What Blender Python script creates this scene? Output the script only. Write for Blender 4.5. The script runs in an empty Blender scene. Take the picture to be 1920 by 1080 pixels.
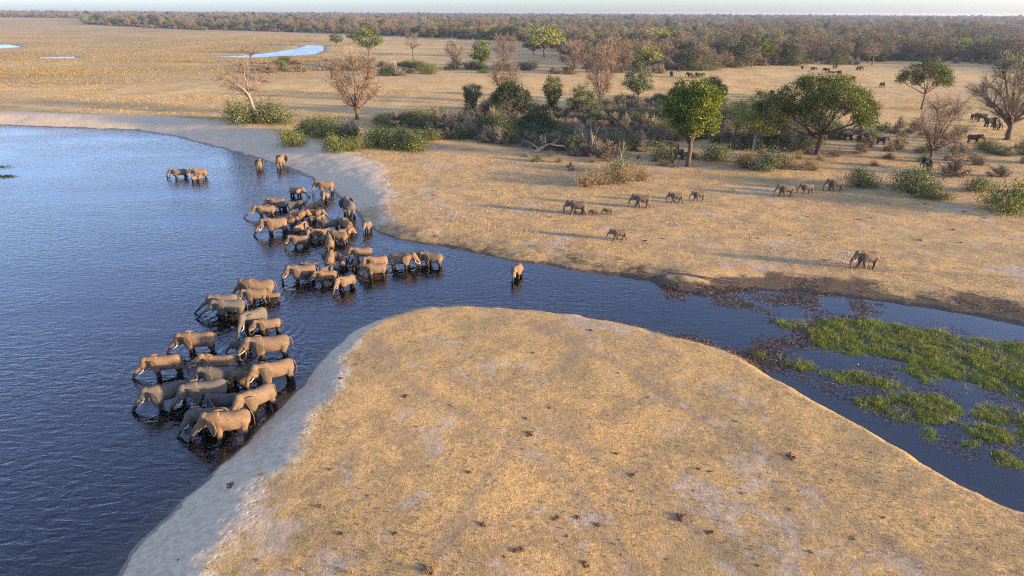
import bpy, bmesh, math, random
import numpy as np
from mathutils import Vector, Matrix

# ------------------------------------------------------------------ camera, sky, sun, exposure
SC = bpy.context.scene
COL = SC.collection
R = math.radians
CAM_H = 30.0
PITCH = math.atan(515 / 1280)
ROLL = R(0.3)
cam_data = bpy.data.cameras.new('camera')
cam_data.sensor_width = 36.0
cam_data.lens = 24.0
cam_data.clip_start = 0.5
cam_data.clip_end = 40000
cam = bpy.data.objects.new('camera', cam_data)
COL.objects.link(cam)
CAM_R = Matrix.Rotation(math.pi / 2 - PITCH, 3, 'X') @ Matrix.Rotation(ROLL, 3, 'Z')
cam.matrix_world = Matrix.Translation((0, 0, CAM_H)) @ CAM_R.to_4x4()
SC.camera = cam

SUN_EL = R(7.2)
SUN_AZ = math.atan2(0.955, -0.295)          # measured clockwise from +Y
sun_vec = Vector((math.sin(SUN_AZ) * math.cos(SUN_EL), math.cos(SUN_AZ) * math.cos(SUN_EL), math.sin(SUN_EL)))
world = bpy.data.worlds.new('World')
SC.world = world
world.use_nodes = True
sky = world.node_tree.nodes.new('ShaderNodeTexSky')
sky.sky_type = 'NISHITA'
sky.sun_disc = False
sky.sun_elevation = SUN_EL
sky.sun_rotation = SUN_AZ
sky.altitude = 1300
sky.air_density = 1.0
sky.dust_density = 2.8
sky.ozone_density = 4.5
hs = world.node_tree.nodes.new('ShaderNodeHueSaturation')
hs.inputs['Saturation'].default_value = 0.78
tint = world.node_tree.nodes.new('ShaderNodeMix')
tint.data_type = 'RGBA'
tint.blend_type = 'MULTIPLY'
tint.inputs[0].default_value = 1.0
tint.inputs[7].default_value = (1.11, 0.98, 1.01, 1)
world.node_tree.links.new(sky.outputs[0], hs.inputs['Color'])
world.node_tree.links.new(hs.outputs[0], tint.inputs[6])
world.node_tree.links.new(tint.outputs[2], world.node_tree.nodes['Background'].inputs[0])
world.node_tree.nodes['Background'].inputs[1].default_value = 0.15
sl = bpy.data.lights.new('sun', 'SUN')
sl.energy = 3.4
sl.angle = R(3.0)
sl.color = (1.0, 0.69, 0.38)
sun = bpy.data.objects.new('sun', sl)
COL.objects.link(sun)
sun.rotation_euler = sun_vec.to_track_quat('Z', 'Y').to_euler()
SC.view_settings.view_transform = 'Standard'
SC.view_settings.look = 'None'
SC.view_settings.gamma = 1.0
SC.view_settings.use_curve_mapping = False
SC.view_settings.exposure = 2.35
SC.cycles.use_denoising = False
SC.cycles.use_adaptive_sampling = False
SC.cycles.sample_clamp_indirect = 4.0
SC.cycles.filter_width = 1.15
SC.cycles.max_bounces = 6
SC.cycles.diffuse_bounces = 2
SC.cycles.glossy_bounces = 2
SC.cycles.transmission_bounces = 2
SC.cycles.transparent_max_bounces = 6
SC.cycles.volume_bounces = 0

# ------------------------------------------------------------------ helpers
def ray(px, py):
    return CAM_R @ Vector(((px - 960) / 1280, -(py - 540) / 1280, -1.0))

def at(px, py, z=0.0):
    d = ray(px, py)
    t = (z - CAM_H) / d.z
    return Vector((d.x * t, d.y * t, z))

def ppm(py):                                # pixels per metre at the ground row py
    return max(0.6, 15.87 + 0.0309 * (py - 540))

def mesh_np(name, V, tris=None, quads=None, mat=None, smooth=False):
    V = np.asarray(V, dtype=np.float32)
    me = bpy.data.meshes.new(name)
    nt = 0 if tris is None else len(tris)
    nq = 0 if quads is None else len(quads)
    me.vertices.add(len(V))
    me.vertices.foreach_set('co', V.ravel())
    idx, starts = [], []
    if nt:
        idx.append(np.asarray(tris, dtype=np.int32).ravel())
        starts.append(np.arange(nt, dtype=np.int32) * 3)
    if nq:
        idx.append(np.asarray(quads, dtype=np.int32).ravel())
        starts.append(np.arange(nq, dtype=np.int32) * 4 + nt * 3)
    if nt + nq:
        idx = np.concatenate(idx)
        starts = np.concatenate(starts)
        me.loops.add(len(idx))
        me.loops.foreach_set('vertex_index', idx)
        me.polygons.add(nt + nq)
        me.polygons.foreach_set('loop_start', starts)
        if smooth:
            me.polygons.foreach_set('use_smooth', np.ones(nt + nq, dtype=bool))
    if mat:
        for m in (mat if isinstance(mat, (list, tuple)) else [mat]):
            me.materials.append(m)
    me.update(calc_edges=True)
    return me

def link(name, me, parent=None):
    o = bpy.data.objects.new(name, me)
    COL.objects.link(o)
    if parent is not None:
        o.parent = parent
    return o

def tag(o, label=None, cat=None, group=None, kind=None):
    if label: o['label'] = label
    if cat: o['category'] = cat
    if group: o['group'] = group
    if kind: o['kind'] = kind
    return o

# value noise
def _hash(ix, iy, seed):
    n = (ix.astype(np.int64) * 374761393 + iy.astype(np.int64) * 668265263 + seed * 974634777) & 0xFFFFFFFF
    n = ((n ^ (n >> 13)) * 1274126177) & 0xFFFFFFFF
    n = n ^ (n >> 16)
    return (n & 0xFFFF) / 65535.0

def vnoise(x, y, seed=0):
    ix, iy = np.floor(x), np.floor(y)
    fx, fy = x - ix, y - iy
    fx = fx * fx * (3 - 2 * fx)
    fy = fy * fy * (3 - 2 * fy)
    a, b = _hash(ix, iy, seed), _hash(ix + 1, iy, seed)
    c, d = _hash(ix, iy + 1, seed), _hash(ix + 1, iy + 1, seed)
    return (a * (1 - fx) + b * fx) * (1 - fy) + (c * (1 - fx) + d * fx) * fy

def fbm(x, y, scale, octv=4, seed=0):
    s, a, t = 0.0, 1.0, 0.0
    x = np.asarray(x, float) / scale
    y = np.asarray(y, float) / scale
    for k in range(octv):
        s = s + a * vnoise(x, y, seed + k * 17)
        t += a
        a *= 0.5
        x, y = x * 2.03 + 5.1, y * 2.03 + 9.7
    return s / t * 2 - 1

def sstep(a, b, x):
    t = np.clip((x - a) / (b - a), 0, 1)
    return t * t * (3 - 2 * t)

# ------------------------------------------------------------------ materials
def new_mat(name):
    m = bpy.data.materials.new(name)
    m.use_nodes = True
    nt = m.node_tree
    return m, nt, nt.nodes['Principled BSDF']

def nd(nt, kind, **kw):
    n = nt.nodes.new(kind)
    for k, v in kw.items():
        if k.startswith('i_'):
            key = k[2:]
            key = int(key) if key.isdigit() else key.replace('_', ' ')
            n.inputs[key].default_value = v
        else:
            setattr(n, k, v)
    return n

def ramp(nt, stops, fac=None, interp='LINEAR'):
    n = nt.nodes.new('ShaderNodeValToRGB')
    n.color_ramp.interpolation = interp
    el = n.color_ramp.elements
    while len(el) > 1: el.remove(el[-1])
    el[0].position, el[0].color = stops[0][0], tuple(stops[0][1]) + (1,)
    for p, c in stops[1:]:
        e = el.new(p)
        e.color = tuple(c) + (1,)
    if fac is not None: nt.links.new(fac, n.inputs[0])
    return n.outputs[0]

def framp(nt, fac, a, b):                 # scalar smooth map a..b -> 0..1
    n = nt.nodes.new('ShaderNodeMapRange')
    n.interpolation_type = 'SMOOTHSTEP'
    n.inputs['From Min'].default_value = a
    n.inputs['From Max'].default_value = b
    nt.links.new(fac, n.inputs[0])
    return n.outputs[0]

def mix(nt, fac, a, b, blend='MIX'):
    n = nt.nodes.new('ShaderNodeMix')
    n.data_type = 'RGBA'
    n.blend_type = blend
    for i, v in ((0, fac), (6, a), (7, b)):
        if hasattr(v, 'links') or hasattr(v, 'is_linked'):
            nt.links.new(v, n.inputs[i])
        else:
            n.inputs[i].default_value = v if i == 0 else tuple(v) + (1,)
    return n.outputs[2]

def mth(nt, op, a, b=None):
    n = nt.nodes.new('ShaderNodeMath')
    n.operation = op
    for i, v in ((0, a), (1, b)):
        if v is None: continue
        if hasattr(v, 'is_linked'): nt.links.new(v, n.inputs[i])
        else: n.inputs[i].default_value = v
    return n.outputs[0]

def noise(nt, vec, scale, detail=4, rough=0.55, dist=0.0):
    n = nt.nodes.new('ShaderNodeTexNoise')
    n.inputs['Scale'].default_value = scale
    n.inputs['Detail'].default_value = detail
    n.inputs['Roughness'].default_value = rough
    n.inputs['Distortion'].default_value = dist
    nt.links.new(vec, n.inputs['Vector'])
    return n.outputs[0]

def mapping(nt, vec, scale=(1, 1, 1), rot=(0, 0, 0)):
    n = nt.nodes.new('ShaderNodeMapping')
    n.inputs['Scale'].default_value = scale
    n.inputs['Rotation'].default_value = rot
    nt.links.new(vec, n.inputs[0])
    return n.outputs[0]

def attr(nt, name):
    n = nt.nodes.new('ShaderNodeAttribute')
    n.attribute_name = name
    return n.outputs['Fac']

def bump(nt, bsdf, height, strength, dist):
    n = nt.nodes.new('ShaderNodeBump')
    n.inputs['Strength'].default_value = strength
    n.inputs['Distance'].default_value = dist
    nt.links.new(height, n.inputs['Height'])
    nt.links.new(n.outputs[0], bsdf.inputs['Normal'])
    return n

def ground_material():
    m, nt, b = new_mat('savanna_ground')
    pos = nt.nodes.new('ShaderNodeNewGeometry').outputs['Position']
    L = nt.links
    # dry cropped grass: straw over grey-brown soil
    n_big = noise(nt, pos, 0.035, 5, 0.6)
    n_mid = noise(nt, pos, 0.28, 5, 0.62, 0.4)
    n_small = noise(nt, mapping(nt, pos, (1, 1, 1), (0, 0, 0.6)), 1.6, 5, 0.68, 0.5)
    n_fib = noise(nt, mapping(nt, pos, (9, 3.2, 3), (0, 0, 0.5)), 1.0, 4, 0.7, 0.8)
    n_fib2 = noise(nt, mapping(nt, pos, (3.0, 8.0, 3), (0, 0, -0.2)), 1.0, 4, 0.7, 0.8)
    straw = ramp(nt, [(0.30, (0.14, 0.08, 0.03)), (0.43, (0.40, 0.247, 0.086)), (0.60, (0.595, 0.387, 0.146)), (0.76, (0.77, 0.535, 0.23))], n_fib)
    straw2 = ramp(nt, [(0.30, (0.13, 0.076, 0.03)), (0.48, (0.41, 0.253, 0.087)), (0.70, (0.695, 0.467, 0.184))], n_fib2)
    straw = mix(nt, framp(nt, n_small, 0.4, 0.6), straw, straw2)
    soil = ramp(nt, [(0.3, (0.17, 0.112, 0.055)), (0.6, (0.31, 0.215, 0.108)), (0.8, (0.42, 0.305, 0.165))], n_small)
    ash = ramp(nt, [(0.3, (0.30, 0.245, 0.18)), (0.7, (0.46, 0.385, 0.295))], n_small)
    c = mix(nt, mth(nt, 'MULTIPLY', framp(nt, mth(nt, 'ADD', n_mid, mth(nt, 'MULTIPLY', n_small, 0.6)), 0.90, 0.70), 0.7), straw, soil)
    # scuffed hoof marks and trodden trails
    vs = nt.nodes.new('ShaderNodeTexVoronoi')
    vs.inputs['Scale'].default_value = 1.15
    L.new(pos, vs.inputs['Vector'])
    scuff = mth(nt, 'MULTIPLY', framp(nt, vs.outputs['Distance'], 0.30, 0.12), framp(nt, noise(nt, pos, 0.33, 3, 0.6), 0.46, 0.60))
    trail = mth(nt, 'MULTIPLY', attr(nt, 'trail'), framp(nt, n_small, 0.35, 0.62))
    c = mix(nt, mth(nt, 'MULTIPLY', scuff, 0.6), c, (0.17, 0.115, 0.065))
    c = mix(nt, mth(nt, 'MULTIPLY', trail, 0.8), c, (0.24, 0.175, 0.11))
    # olive-green short regrowth patches
    green = ramp(nt, [(0.3, (0.15, 0.125, 0.05)), (0.7, (0.30, 0.245, 0.105))], n_fib)
    n_g = noise(nt, pos, 0.11, 4, 0.6, 0.6)
    c = mix(nt, mth(nt, 'MULTIPLY', framp(nt, n_g, 0.53, 0.68), 0.55), c, green)
    # pale trampled patches
    n_a = noise(nt, pos, 0.42, 4, 0.6, 0.5)
    n_a2 = noise(nt, pos, 0.09, 3, 0.5)
    c = mix(nt, mth(nt, 'MULTIPLY', framp(nt, mth(nt, 'ADD', mth(nt, 'MULTIPLY', n_a, 0.65), mth(nt, 'MULTIPLY', n_a2, 0.45)), 0.595, 0.66), 0.55), c, ash)
    # golden cured grass of the open plain
    goldc = ramp(nt, [(0.3, (0.28, 0.18, 0.055)), (0.5, (0.48, 0.31, 0.10)), (0.7, (0.62, 0.42, 0.155))], noise(nt, mapping(nt, pos, (0.10, 0.05, 1)), 1.0, 6, 0.65))
    c = mix(nt, mth(nt, 'MULTIPLY', attr(nt, 'gold'), 0.92), c, goldc)
    # far tall golden reeds
    reedc = ramp(nt, [(0.25, (0.16, 0.12, 0.04)), (0.5, (0.31, 0.21, 0.07)), (0.75, (0.46, 0.30, 0.095))], noise(nt, mapping(nt, pos, (0.03, 0.010, 1)), 1.0, 6, 0.7))
    c = mix(nt, attr(nt, 'reed'), c, reedc)
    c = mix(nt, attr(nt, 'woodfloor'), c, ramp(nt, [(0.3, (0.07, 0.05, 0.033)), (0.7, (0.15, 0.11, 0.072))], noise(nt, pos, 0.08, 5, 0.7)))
    # sand
    n_s = noise(nt, pos, 2.2, 5, 0.6)
    sandc = ramp(nt, [(0.3, (0.37, 0.285, 0.18)), (0.5, (0.50, 0.39, 0.25)), (0.7, (0.60, 0.475, 0.31))], n_s)
    sfac = framp(nt, mth(nt, 'ADD', attr(nt, 'sand'), mth(nt, 'MULTIPLY', mth(nt, 'SUBTRACT', mth(nt, 'ADD', n_a, n_small), 1.0), 1.1)), 0.34, 0.72)
    c = mix(nt, sfac, c, sandc)
    # green marsh floor
    c = mix(nt, attr(nt, 'marsh'), c, ramp(nt, [(0.3, (0.045, 0.062, 0.012)), (0.7, (0.11, 0.15, 0.024))], n_small))
    # mud and plant litter
    mudc = ramp(nt, [(0.35, (0.022, 0.016, 0.012)), (0.52, (0.06, 0.043, 0.029)), (0.75, (0.16, 0.115, 0.072))], noise(nt, pos, 3.2, 5, 0.7, 0.5))
    mfac = framp(nt, mth(nt, 'ADD', attr(nt, 'mud'), mth(nt, 'MULTIPLY', mth(nt, 'SUBTRACT', n_a, 0.5), 1.2)), 0.35, 0.7)
    c = mix(nt, mth(nt, 'MULTIPLY', mfac, 0.9), c, mudc)
    # wet strip at the waterline: level set by the water itself
    sep = nt.nodes.new('ShaderNodeSeparateXYZ')
    L.new(pos, sep.inputs[0])
    wz = mth(nt, 'ADD', sep.outputs[2], mth(nt, 'MULTIPLY', mth(nt, 'SUBTRACT', n_mid, 0.5), -0.5))
    wz = mth(nt, 'ADD', wz, mth(nt, 'MULTIPLY', mth(nt, 'SUBTRACT', n_small, 0.5), 0.22))
    wet = framp(nt, wz, 0.20, 0.10)
    c = mix(nt, mth(nt, 'MULTIPLY', wet, 0.95), c, mix(nt, 1.0, c, (0.27, 0.235, 0.20), 'MULTIPLY'))
    L.new(c, b.inputs['Base Color'])
    rough = mth(nt, 'SUBTRACT', 0.95, mth(nt, 'MULTIPLY', wet, 0.45))
    L.new(rough, b.inputs['Roughness'])
    b.inputs['Specular IOR Level'].default_value = 0.25
    # fine relief: grass fibres, hoof marks in sand
    vor = nt.nodes.new('ShaderNodeTexVoronoi')
    vor.inputs['Scale'].default_value = 2.3
    L.new(pos, vor.inputs['Vector'])
    foot = framp(nt, vor.outputs['Distance'], 0.05, 0.42)
    grassh = mth(nt, 'ADD', mth(nt, 'MULTIPLY', n_fib, 0.5), mth(nt, 'MULTIPLY', n_small, 0.9))
    h = nt.nodes.new('ShaderNodeMix')
    L.new(sfac, h.inputs[0])
    L.new(grassh, h.inputs[2])
    L.new(mth(nt, 'ADD', mth(nt, 'MULTIPLY', foot, 0.45), mth(nt, 'MULTIPLY', n_s, 0.4)), h.inputs[3])
    bump(nt, b, h.outputs[0], 0.8, 0.11)
    return m

def water_material():
    m, nt, b = new_mat('river_water')
    out = nt.nodes['Material Output']
    nt.nodes.remove(b)
    L = nt.links
    pos = nt.nodes.new('ShaderNodeNewGeometry').outputs['Position']
    w1 = noise(nt, mapping(nt, pos, (0.75, 1.6, 1), (0, 0, 0.35)), 1.0, 3, 0.5, 0.6)
    w2 = noise(nt, mapping(nt, pos, (2.8, 4.8, 1), (0, 0, -0.15)), 1.0, 3, 0.55, 0.4)
    gust = framp(nt, noise(nt, mapping(nt, pos, (0.035, 0.07, 1)), 1.0, 3, 0.5), 0.30, 0.62)
    h = mth(nt, 'ADD', w1, mth(nt, 'MULTIPLY', w2, 0.22))
    amp = mth(nt, 'MULTIPLY', attr(nt, 'calm'), mth(nt, 'ADD', 0.30, mth(nt, 'MULTIPLY', gust, 0.75)))
    h = mth(nt, 'MULTIPLY', h, amp)
    h = mth(nt, 'ADD', h, attr(nt, 'rings'))
    bp = nd(nt, 'ShaderNodeBump', i_Strength=1.0, i_Distance=0.095)
    L.new(h, bp.inputs['Height'])
    gl = nd(nt, 'ShaderNodeBsdfGlossy', i_Roughness=0.13)
    L.new(bp.outputs[0], gl.inputs['Normal'])
    tr = nd(nt, 'ShaderNodeBsdfTransparent')
    fr = nd(nt, 'ShaderNodeFresnel', i_IOR=1.68)
    L.new(bp.outputs[0], fr.inputs['Normal'])
    mx = nd(nt, 'ShaderNodeMixShader')
    L.new(fr.outputs[0], mx.inputs[0])
    L.new(tr.outputs[0], mx.inputs[1])
    L.new(gl.outputs[0], mx.inputs[2])
    L.new(mx.outputs[0], out.inputs['Surface'])
    va = nd(nt, 'ShaderNodeVolumeAbsorption', i_Color=(0.50, 0.24, 0.10, 1), i_Density=3.2)
    L.new(va.outputs[0], out.inputs['Volume'])
    return m

def skin_material():
    m, nt, b = new_mat('elephant_skin')
    L = nt.links
    pos = nt.nodes.new('ShaderNodeNewGeometry').outputs['Position']
    tc = nt.nodes.new('ShaderNodeTexCoord').outputs['Object']
    inf = nt.nodes.new('ShaderNodeObjectInfo').outputs['Random']
    n1 = noise(nt, tc, 4.0, 5, 0.6, 0.3)
    n2 = noise(nt, mapping(nt, tc, (30, 30, 55)), 1.0, 4, 0.65)
    c = ramp(nt, [(0.28, (0.105, 0.066, 0.036)), (0.5, (0.165, 0.104, 0.056)), (0.72, (0.23, 0.146, 0.08))], n1)
    c = mix(nt, mth(nt, 'MULTIPLY', inf, 0.6), c, (0.095, 0.078, 0.060))
    c = mix(nt, mth(nt, 'MULTIPLY', framp(nt, n2, 0.55, 0.3), 0.35), c, (0.07, 0.055, 0.045))
    sep = nt.nodes.new('ShaderNodeSeparateXYZ')
    L.new(pos, sep.inputs[0])
    wz = mth(nt, 'SUBTRACT', sep.outputs[2], mth(nt, 'MULTIPLY', n1, 0.55))
    wet = framp(nt, wz, 0.36, 0.22)
    c = mix(nt, wet, c, (0.022, 0.019, 0.017))
    L.new(c, b.inputs['Base Color'])
    L.new(mth(nt, 'SUBTRACT', 0.88, mth(nt, 'MULTIPLY', wet, 0.5)), b.inputs['Roughness'])
    b.inputs['Specular IOR Level'].default_value = 0.3
    wr = noise(nt, mapping(nt, tc, (14, 14, 40)), 1.0, 4, 0.6, 0.8)
    bump(nt, b, mth(nt, 'ADD', wr, mth(nt, 'MULTIPLY', n2, 0.5)), 0.8, 0.045)
    return m

def simple_mat(name, c1, c2, scale=3.0, rough=0.85, spec=0.3, bmp=0.0):
    m, nt, b = new_mat(name)
    tc = nt.nodes.new('ShaderNodeTexCoord').outputs['Object']
    n1 = noise(nt, tc, scale, 5, 0.6)
    nt.links.new(ramp(nt, [(0.3, c1), (0.7, c2)], n1), b.inputs['Base Color'])
    b.inputs['Roughness'].default_value = rough
    b.inputs['Specular IOR Level'].default_value = spec
    if bmp: bump(nt, b, n1, 0.6, bmp)
    return m

def leaf_mat(name, dark, mid, light, trans=0.3, hue_var=0.35, alt=None):
    m, nt, b = new_mat(name)
    out = nt.nodes['Material Output']
    L = nt.links
    g = nt.nodes.new('ShaderNodeNewGeometry')
    c = ramp(nt, [(0.0, dark), (0.5, mid), (1.0, light)], g.outputs['Random Per Island'])
    oi = nt.nodes.new('ShaderNodeObjectInfo').outputs['Random']
    c = mix(nt, mth(nt, 'MULTIPLY', oi, hue_var), c, alt or tuple(v * 0.6 for v in mid))
    L.new(c, b.inputs['Base Color'])
    b.inputs['Roughness'].default_value = 0.75
    b.inputs['Specular IOR Level'].default_value = 0.2
    if trans > 0:
        t = nd(nt, 'ShaderNodeBsdfTranslucent')
        L.new(c, t.inputs[0])
        mx = nd(nt, 'ShaderNodeMixShader')
        mx.inputs[0].default_value = trans
        L.new(b.outputs[0], mx.inputs[1])
        L.new(t.outputs[0], mx.inputs[2])
        L.new(mx.outputs[0], out.inputs['Surface'])
    return m

M_GROUND = ground_material()
M_WATER = water_material()
M_SKIN = skin_material()
M_SKIN_DARK = skin_material()  # near-black copy of the skin for far elephants
M_SKIN_DARK.name = 'dark_elephant_skin'
_r = [n for n in M_SKIN_DARK.node_tree.nodes if n.type == 'VALTORGB'][0].color_ramp
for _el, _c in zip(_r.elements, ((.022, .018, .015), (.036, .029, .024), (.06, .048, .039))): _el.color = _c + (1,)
for n in M_SKIN_DARK.node_tree.nodes:
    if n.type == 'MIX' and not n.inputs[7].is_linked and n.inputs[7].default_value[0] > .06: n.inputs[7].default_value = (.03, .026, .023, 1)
M_SKIN_BROWN = skin_material()  # darker brown copy of the skin for walkers and brown far elephants
M_SKIN_BROWN.name = 'darker_brown_elephant_skin'
_r = [n for n in M_SKIN_BROWN.node_tree.nodes if n.type == 'VALTORGB'][0].color_ramp
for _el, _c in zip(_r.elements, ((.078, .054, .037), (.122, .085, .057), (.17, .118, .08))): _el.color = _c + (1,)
M_SKIN_SHADED_GREY = skin_material()  # slate grey of wet hide, with the herd's shade painted into the colour
M_SKIN_SHADED_GREY.name = 'shaded_slate_elephant_skin'
_r = [n for n in M_SKIN_SHADED_GREY.node_tree.nodes if n.type == 'VALTORGB'][0].color_ramp
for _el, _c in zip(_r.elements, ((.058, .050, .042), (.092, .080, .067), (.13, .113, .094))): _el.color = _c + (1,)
M_IVORY = simple_mat('ivory', (0.48, 0.41, 0.29), (0.60, 0.53, 0.40), 8, 0.45, 0.5)
M_BARK = simple_mat('bark_brown', (0.055, 0.04, 0.03), (0.125, 0.09, 0.066), 2.5, 0.9, 0.2, 0.05)
M_BARK_RED = simple_mat('bark_reddish', (0.07, 0.043, 0.03), (0.16, 0.10, 0.068), 2.5, 0.9, 0.2, 0.05)
M_DEADWOOD = simple_mat('bleached_wood', (0.16, 0.128, 0.10), (0.30, 0.245, 0.195), 4, 0.85, 0.2, 0.03)
M_LOG = simple_mat('weathered_log', (0.10, 0.085, 0.065), (0.24, 0.205, 0.165), 3, 0.9, 0.2, 0.05)
M_DUNG = simple_mat('dung', (0.06, 0.032, 0.018), (0.19, 0.10, 0.052), 9, 0.95, 0.1, 0.03)
M_TWIG = leaf_mat('dry_twigs', (0.095, 0.068, 0.044), (0.20, 0.145, 0.092), (0.32, 0.235, 0.152), 0.0, 0.45, (0.16, 0.125, 0.095))
M_TWIG_FAR = leaf_mat('dry_twigs_rust', (0.095, 0.07, 0.042), (0.20, 0.148, 0.085), (0.32, 0.235, 0.135), 0.0, 0.8, (0.135, 0.12, 0.075))
M_TWIG_GREY = leaf_mat('grey_twigs', (0.13, 0.105, 0.072), (0.255, 0.21, 0.14), (0.38, 0.315, 0.215), 0.0, 0.6, (0.16, 0.13, 0.075))
M_TWIG_GOLD = leaf_mat('golden_twigs', (0.13, 0.09, 0.045), (0.235, 0.17, 0.08), (0.34, 0.25, 0.12), 0.15, 0.4, (0.24, 0.21, 0.09))
M_LEAF_LUSH = leaf_mat('lush_leaves', (0.0279, 0.0409, 0.0050), (0.1037, 0.1383, 0.0138), (0.2272, 0.2691, 0.0335), 0.22, 0.2)
M_LEAF_LIGHT = leaf_mat('light_leaves', (0.0775, 0.0899, 0.0155), (0.2137, 0.2375, 0.0427), (0.3795, 0.3968, 0.0863), 0.22, 0.25)
M_LEAF_ACACIA = leaf_mat('acacia_leaves', (0.0260, 0.0335, 0.0068), (0.0939, 0.1107, 0.0198), (0.1914, 0.2153, 0.0382), 0.19, 0.25)
M_LEAF_OLIVE = leaf_mat('olive_leaves', (0.0341, 0.0434, 0.0155), (0.1005, 0.1180, 0.0393), (0.2116, 0.2222, 0.0794), 0.19, 0.5, (0.085, 0.11, 0.055))
M_LEAF_DARK = leaf_mat('dark_leaves', (0.0124, 0.0217, 0.0074), (0.0360, 0.0560, 0.0176), (0.0782, 0.1058, 0.0322), 0.15, 0.4)
M_LEAF_BUSH = leaf_mat('bush_leaves', (0.0465, 0.0589, 0.0124), (0.1355, 0.1486, 0.0306), (0.2751, 0.2751, 0.0635), 0.19, 0.5, (0.10, 0.125, 0.04))
M_STRAW = leaf_mat('straw', (0.24, 0.153, 0.06), (0.42, 0.277, 0.108), (0.575, 0.40, 0.172), 0.15, 0.0)
M_GOLDGRASS = leaf_mat('golden_grass', (0.24, 0.155, 0.055), (0.40, 0.265, 0.095), (0.54, 0.37, 0.145), 0.2, 0.0)
M_REED = leaf_mat('reed_blades', (0.14, 0.105, 0.036), (0.23, 0.165, 0.055), (0.33, 0.235, 0.08), 0.2, 0.0)
M_MARSH = leaf_mat('marsh_blades', (0.075, 0.115, 0.012), (0.155, 0.215, 0.022), (0.28, 0.335, 0.05), 0.25, 0.15)
M_MARSH_DRY = leaf_mat('dry_reed_blades', (0.20, 0.17, 0.05), (0.34, 0.28, 0.10), (0.50, 0.41, 0.19), 0.2, 0.0)
M_LITTER = leaf_mat('plant_litter', (0.03, 0.02, 0.013), (0.10, 0.068, 0.042), (0.24, 0.165, 0.105), 0.0, 0.0)

# ------------------------------------------------------------------ shorelines, all as ground-plan outlines
def plan(pts, z=0.0):
    return np.array([at(x, y, z)[:2] for x, y in pts])

RIVER = plan([(-900, 232), (-300, 231), (0, 234), (60, 237), (150, 240), (250, 244), (330, 256), (400, 275), (450, 288), (500, 303),
              (545, 318), (590, 340), (620, 358), (645, 378), (664, 400), (684, 422), (712, 438), (750, 449), (800, 458), (850, 466),
              (900, 476), (960, 488), (1020, 496), (1080, 507), (1150, 518), (1215, 526), (1255, 545), (1320, 556), (1380, 548),
              (1450, 546), (1550, 553), (1650, 565), (1750, 580), (1850, 598), (1920, 612), (2150, 655), (2500, 730), (2500, 1200),
              (2150, 1060), (1920, 965), (1850, 935), (1780, 900), (1700, 850), (1640, 815), (1560, 775), (1500, 737), (1440, 703),
              (1390, 672), (1340, 650), (1280, 632), (1210, 616), (1150, 603), (1080, 591), (1000, 582), (930, 577), (860, 576),
              (800, 578), (740, 590), (690, 607), (660, 624), (630, 650), (600, 682), (575, 712), (545, 747), (510, 778), (480, 803),
              (450, 832), (420, 862), (390, 890), (350, 926), (310, 966), (270, 1011), (222, 1070), (185, 1120), (130, 1200),
              (60, 1320), (-500, 1320), (-900, 700)])
POOLS = [plan([(395, 106), (455, 104), (520, 97), (560, 90), (575, 84), (607, 85), (607, 95), (590, 102), (540, 105), (470, 108)]),
         plan([(-150, 82), (20, 84), (40, 88), (0, 91), (-150, 92)]),
         plan([(75, 107), (140, 106), (140, 109.5), (75, 109.5)])]
SHORE_CTRL = [  # px, py, bank width m, bank height m, sand, mud
    (-300, 231, 9, 2.2, 1, 0), (0, 234, 9, 2.2, 1, 0), (150, 240, 10, 2.2, 1, 0), (250, 244, 11, 2.2, 1, 0), (400, 275, 13, 2.2, 1, 0),
    (500, 303, 13, 2.1, 1, 0), (590, 340, 12, 2.0, 1, 0), (645, 378, 7.5, 1.6, 1, .1), (684, 422, 4, 1.2, .55, .35), (750, 449, 4, 1.0, .3, .45),
    (850, 466, 5, 1.0, .25, .45), (960, 488, 5, .95, .2, .5), (1080, 507, 5, .9, .25, .5), (1215, 526, 6, .8, .2, .8), (1320, 556, 7, .8, .15, 1),
    (1450, 546, 6, .8, .2, 1), (1550, 553, 6, .8, .3, .9), (1700, 572, 6, .8, .25, .9), (1850, 598, 6, .8, .15, 1), (1920, 612, 7, .8, .1, 1.1), (2500, 730, 6, .8, 0, 1),
    (130, 1200, 5.6, 1.6, 1, 0), (222, 1070, 5.6, 1.6, 1, 0), (310, 966, 5.5, 1.6, 1, 0), (390, 890, 5.3, 1.55, 1, 0), (480, 803, 4.6, 1.5, 1, 0), (545, 747, 3.6, 1.35, 1, 0),
    (600, 682, 2.6, 1.1, 1, 0), (660, 624, 2.0, .9, .9, 0), (740, 590, 1.6, .7, .5, .15), (860, 576, 1.6, .6, .15, .25), (1000, 582, 1.6, .6, .1, .35),
    (1150, 603, 1.6, .6, 0, .5), (1280, 632, 1.8, .6, 0, .75), (1390, 672, 1.6, .65, 0, .8), (1500, 737, 1.3, .75, 0, .35), (1640, 815, 1.2, .8, 0, .2),
    (1780, 900, 1.2, .85, 0, .15), (1920, 965, 1.2, .85, 0, .3), (2150, 1060, 1.2, .9, 0, .2), (500, 100, 8, .5, 0, .4), (600, 90, 8, .5, 0, .4), (20, 87, 8, .5, 0, .5), (110, 108, 8, .5, 0, 0)]
SHP = np.array([tuple(at(c[0], c[1])[:2]) + c[2:] for c in SHORE_CTRL])
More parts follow.
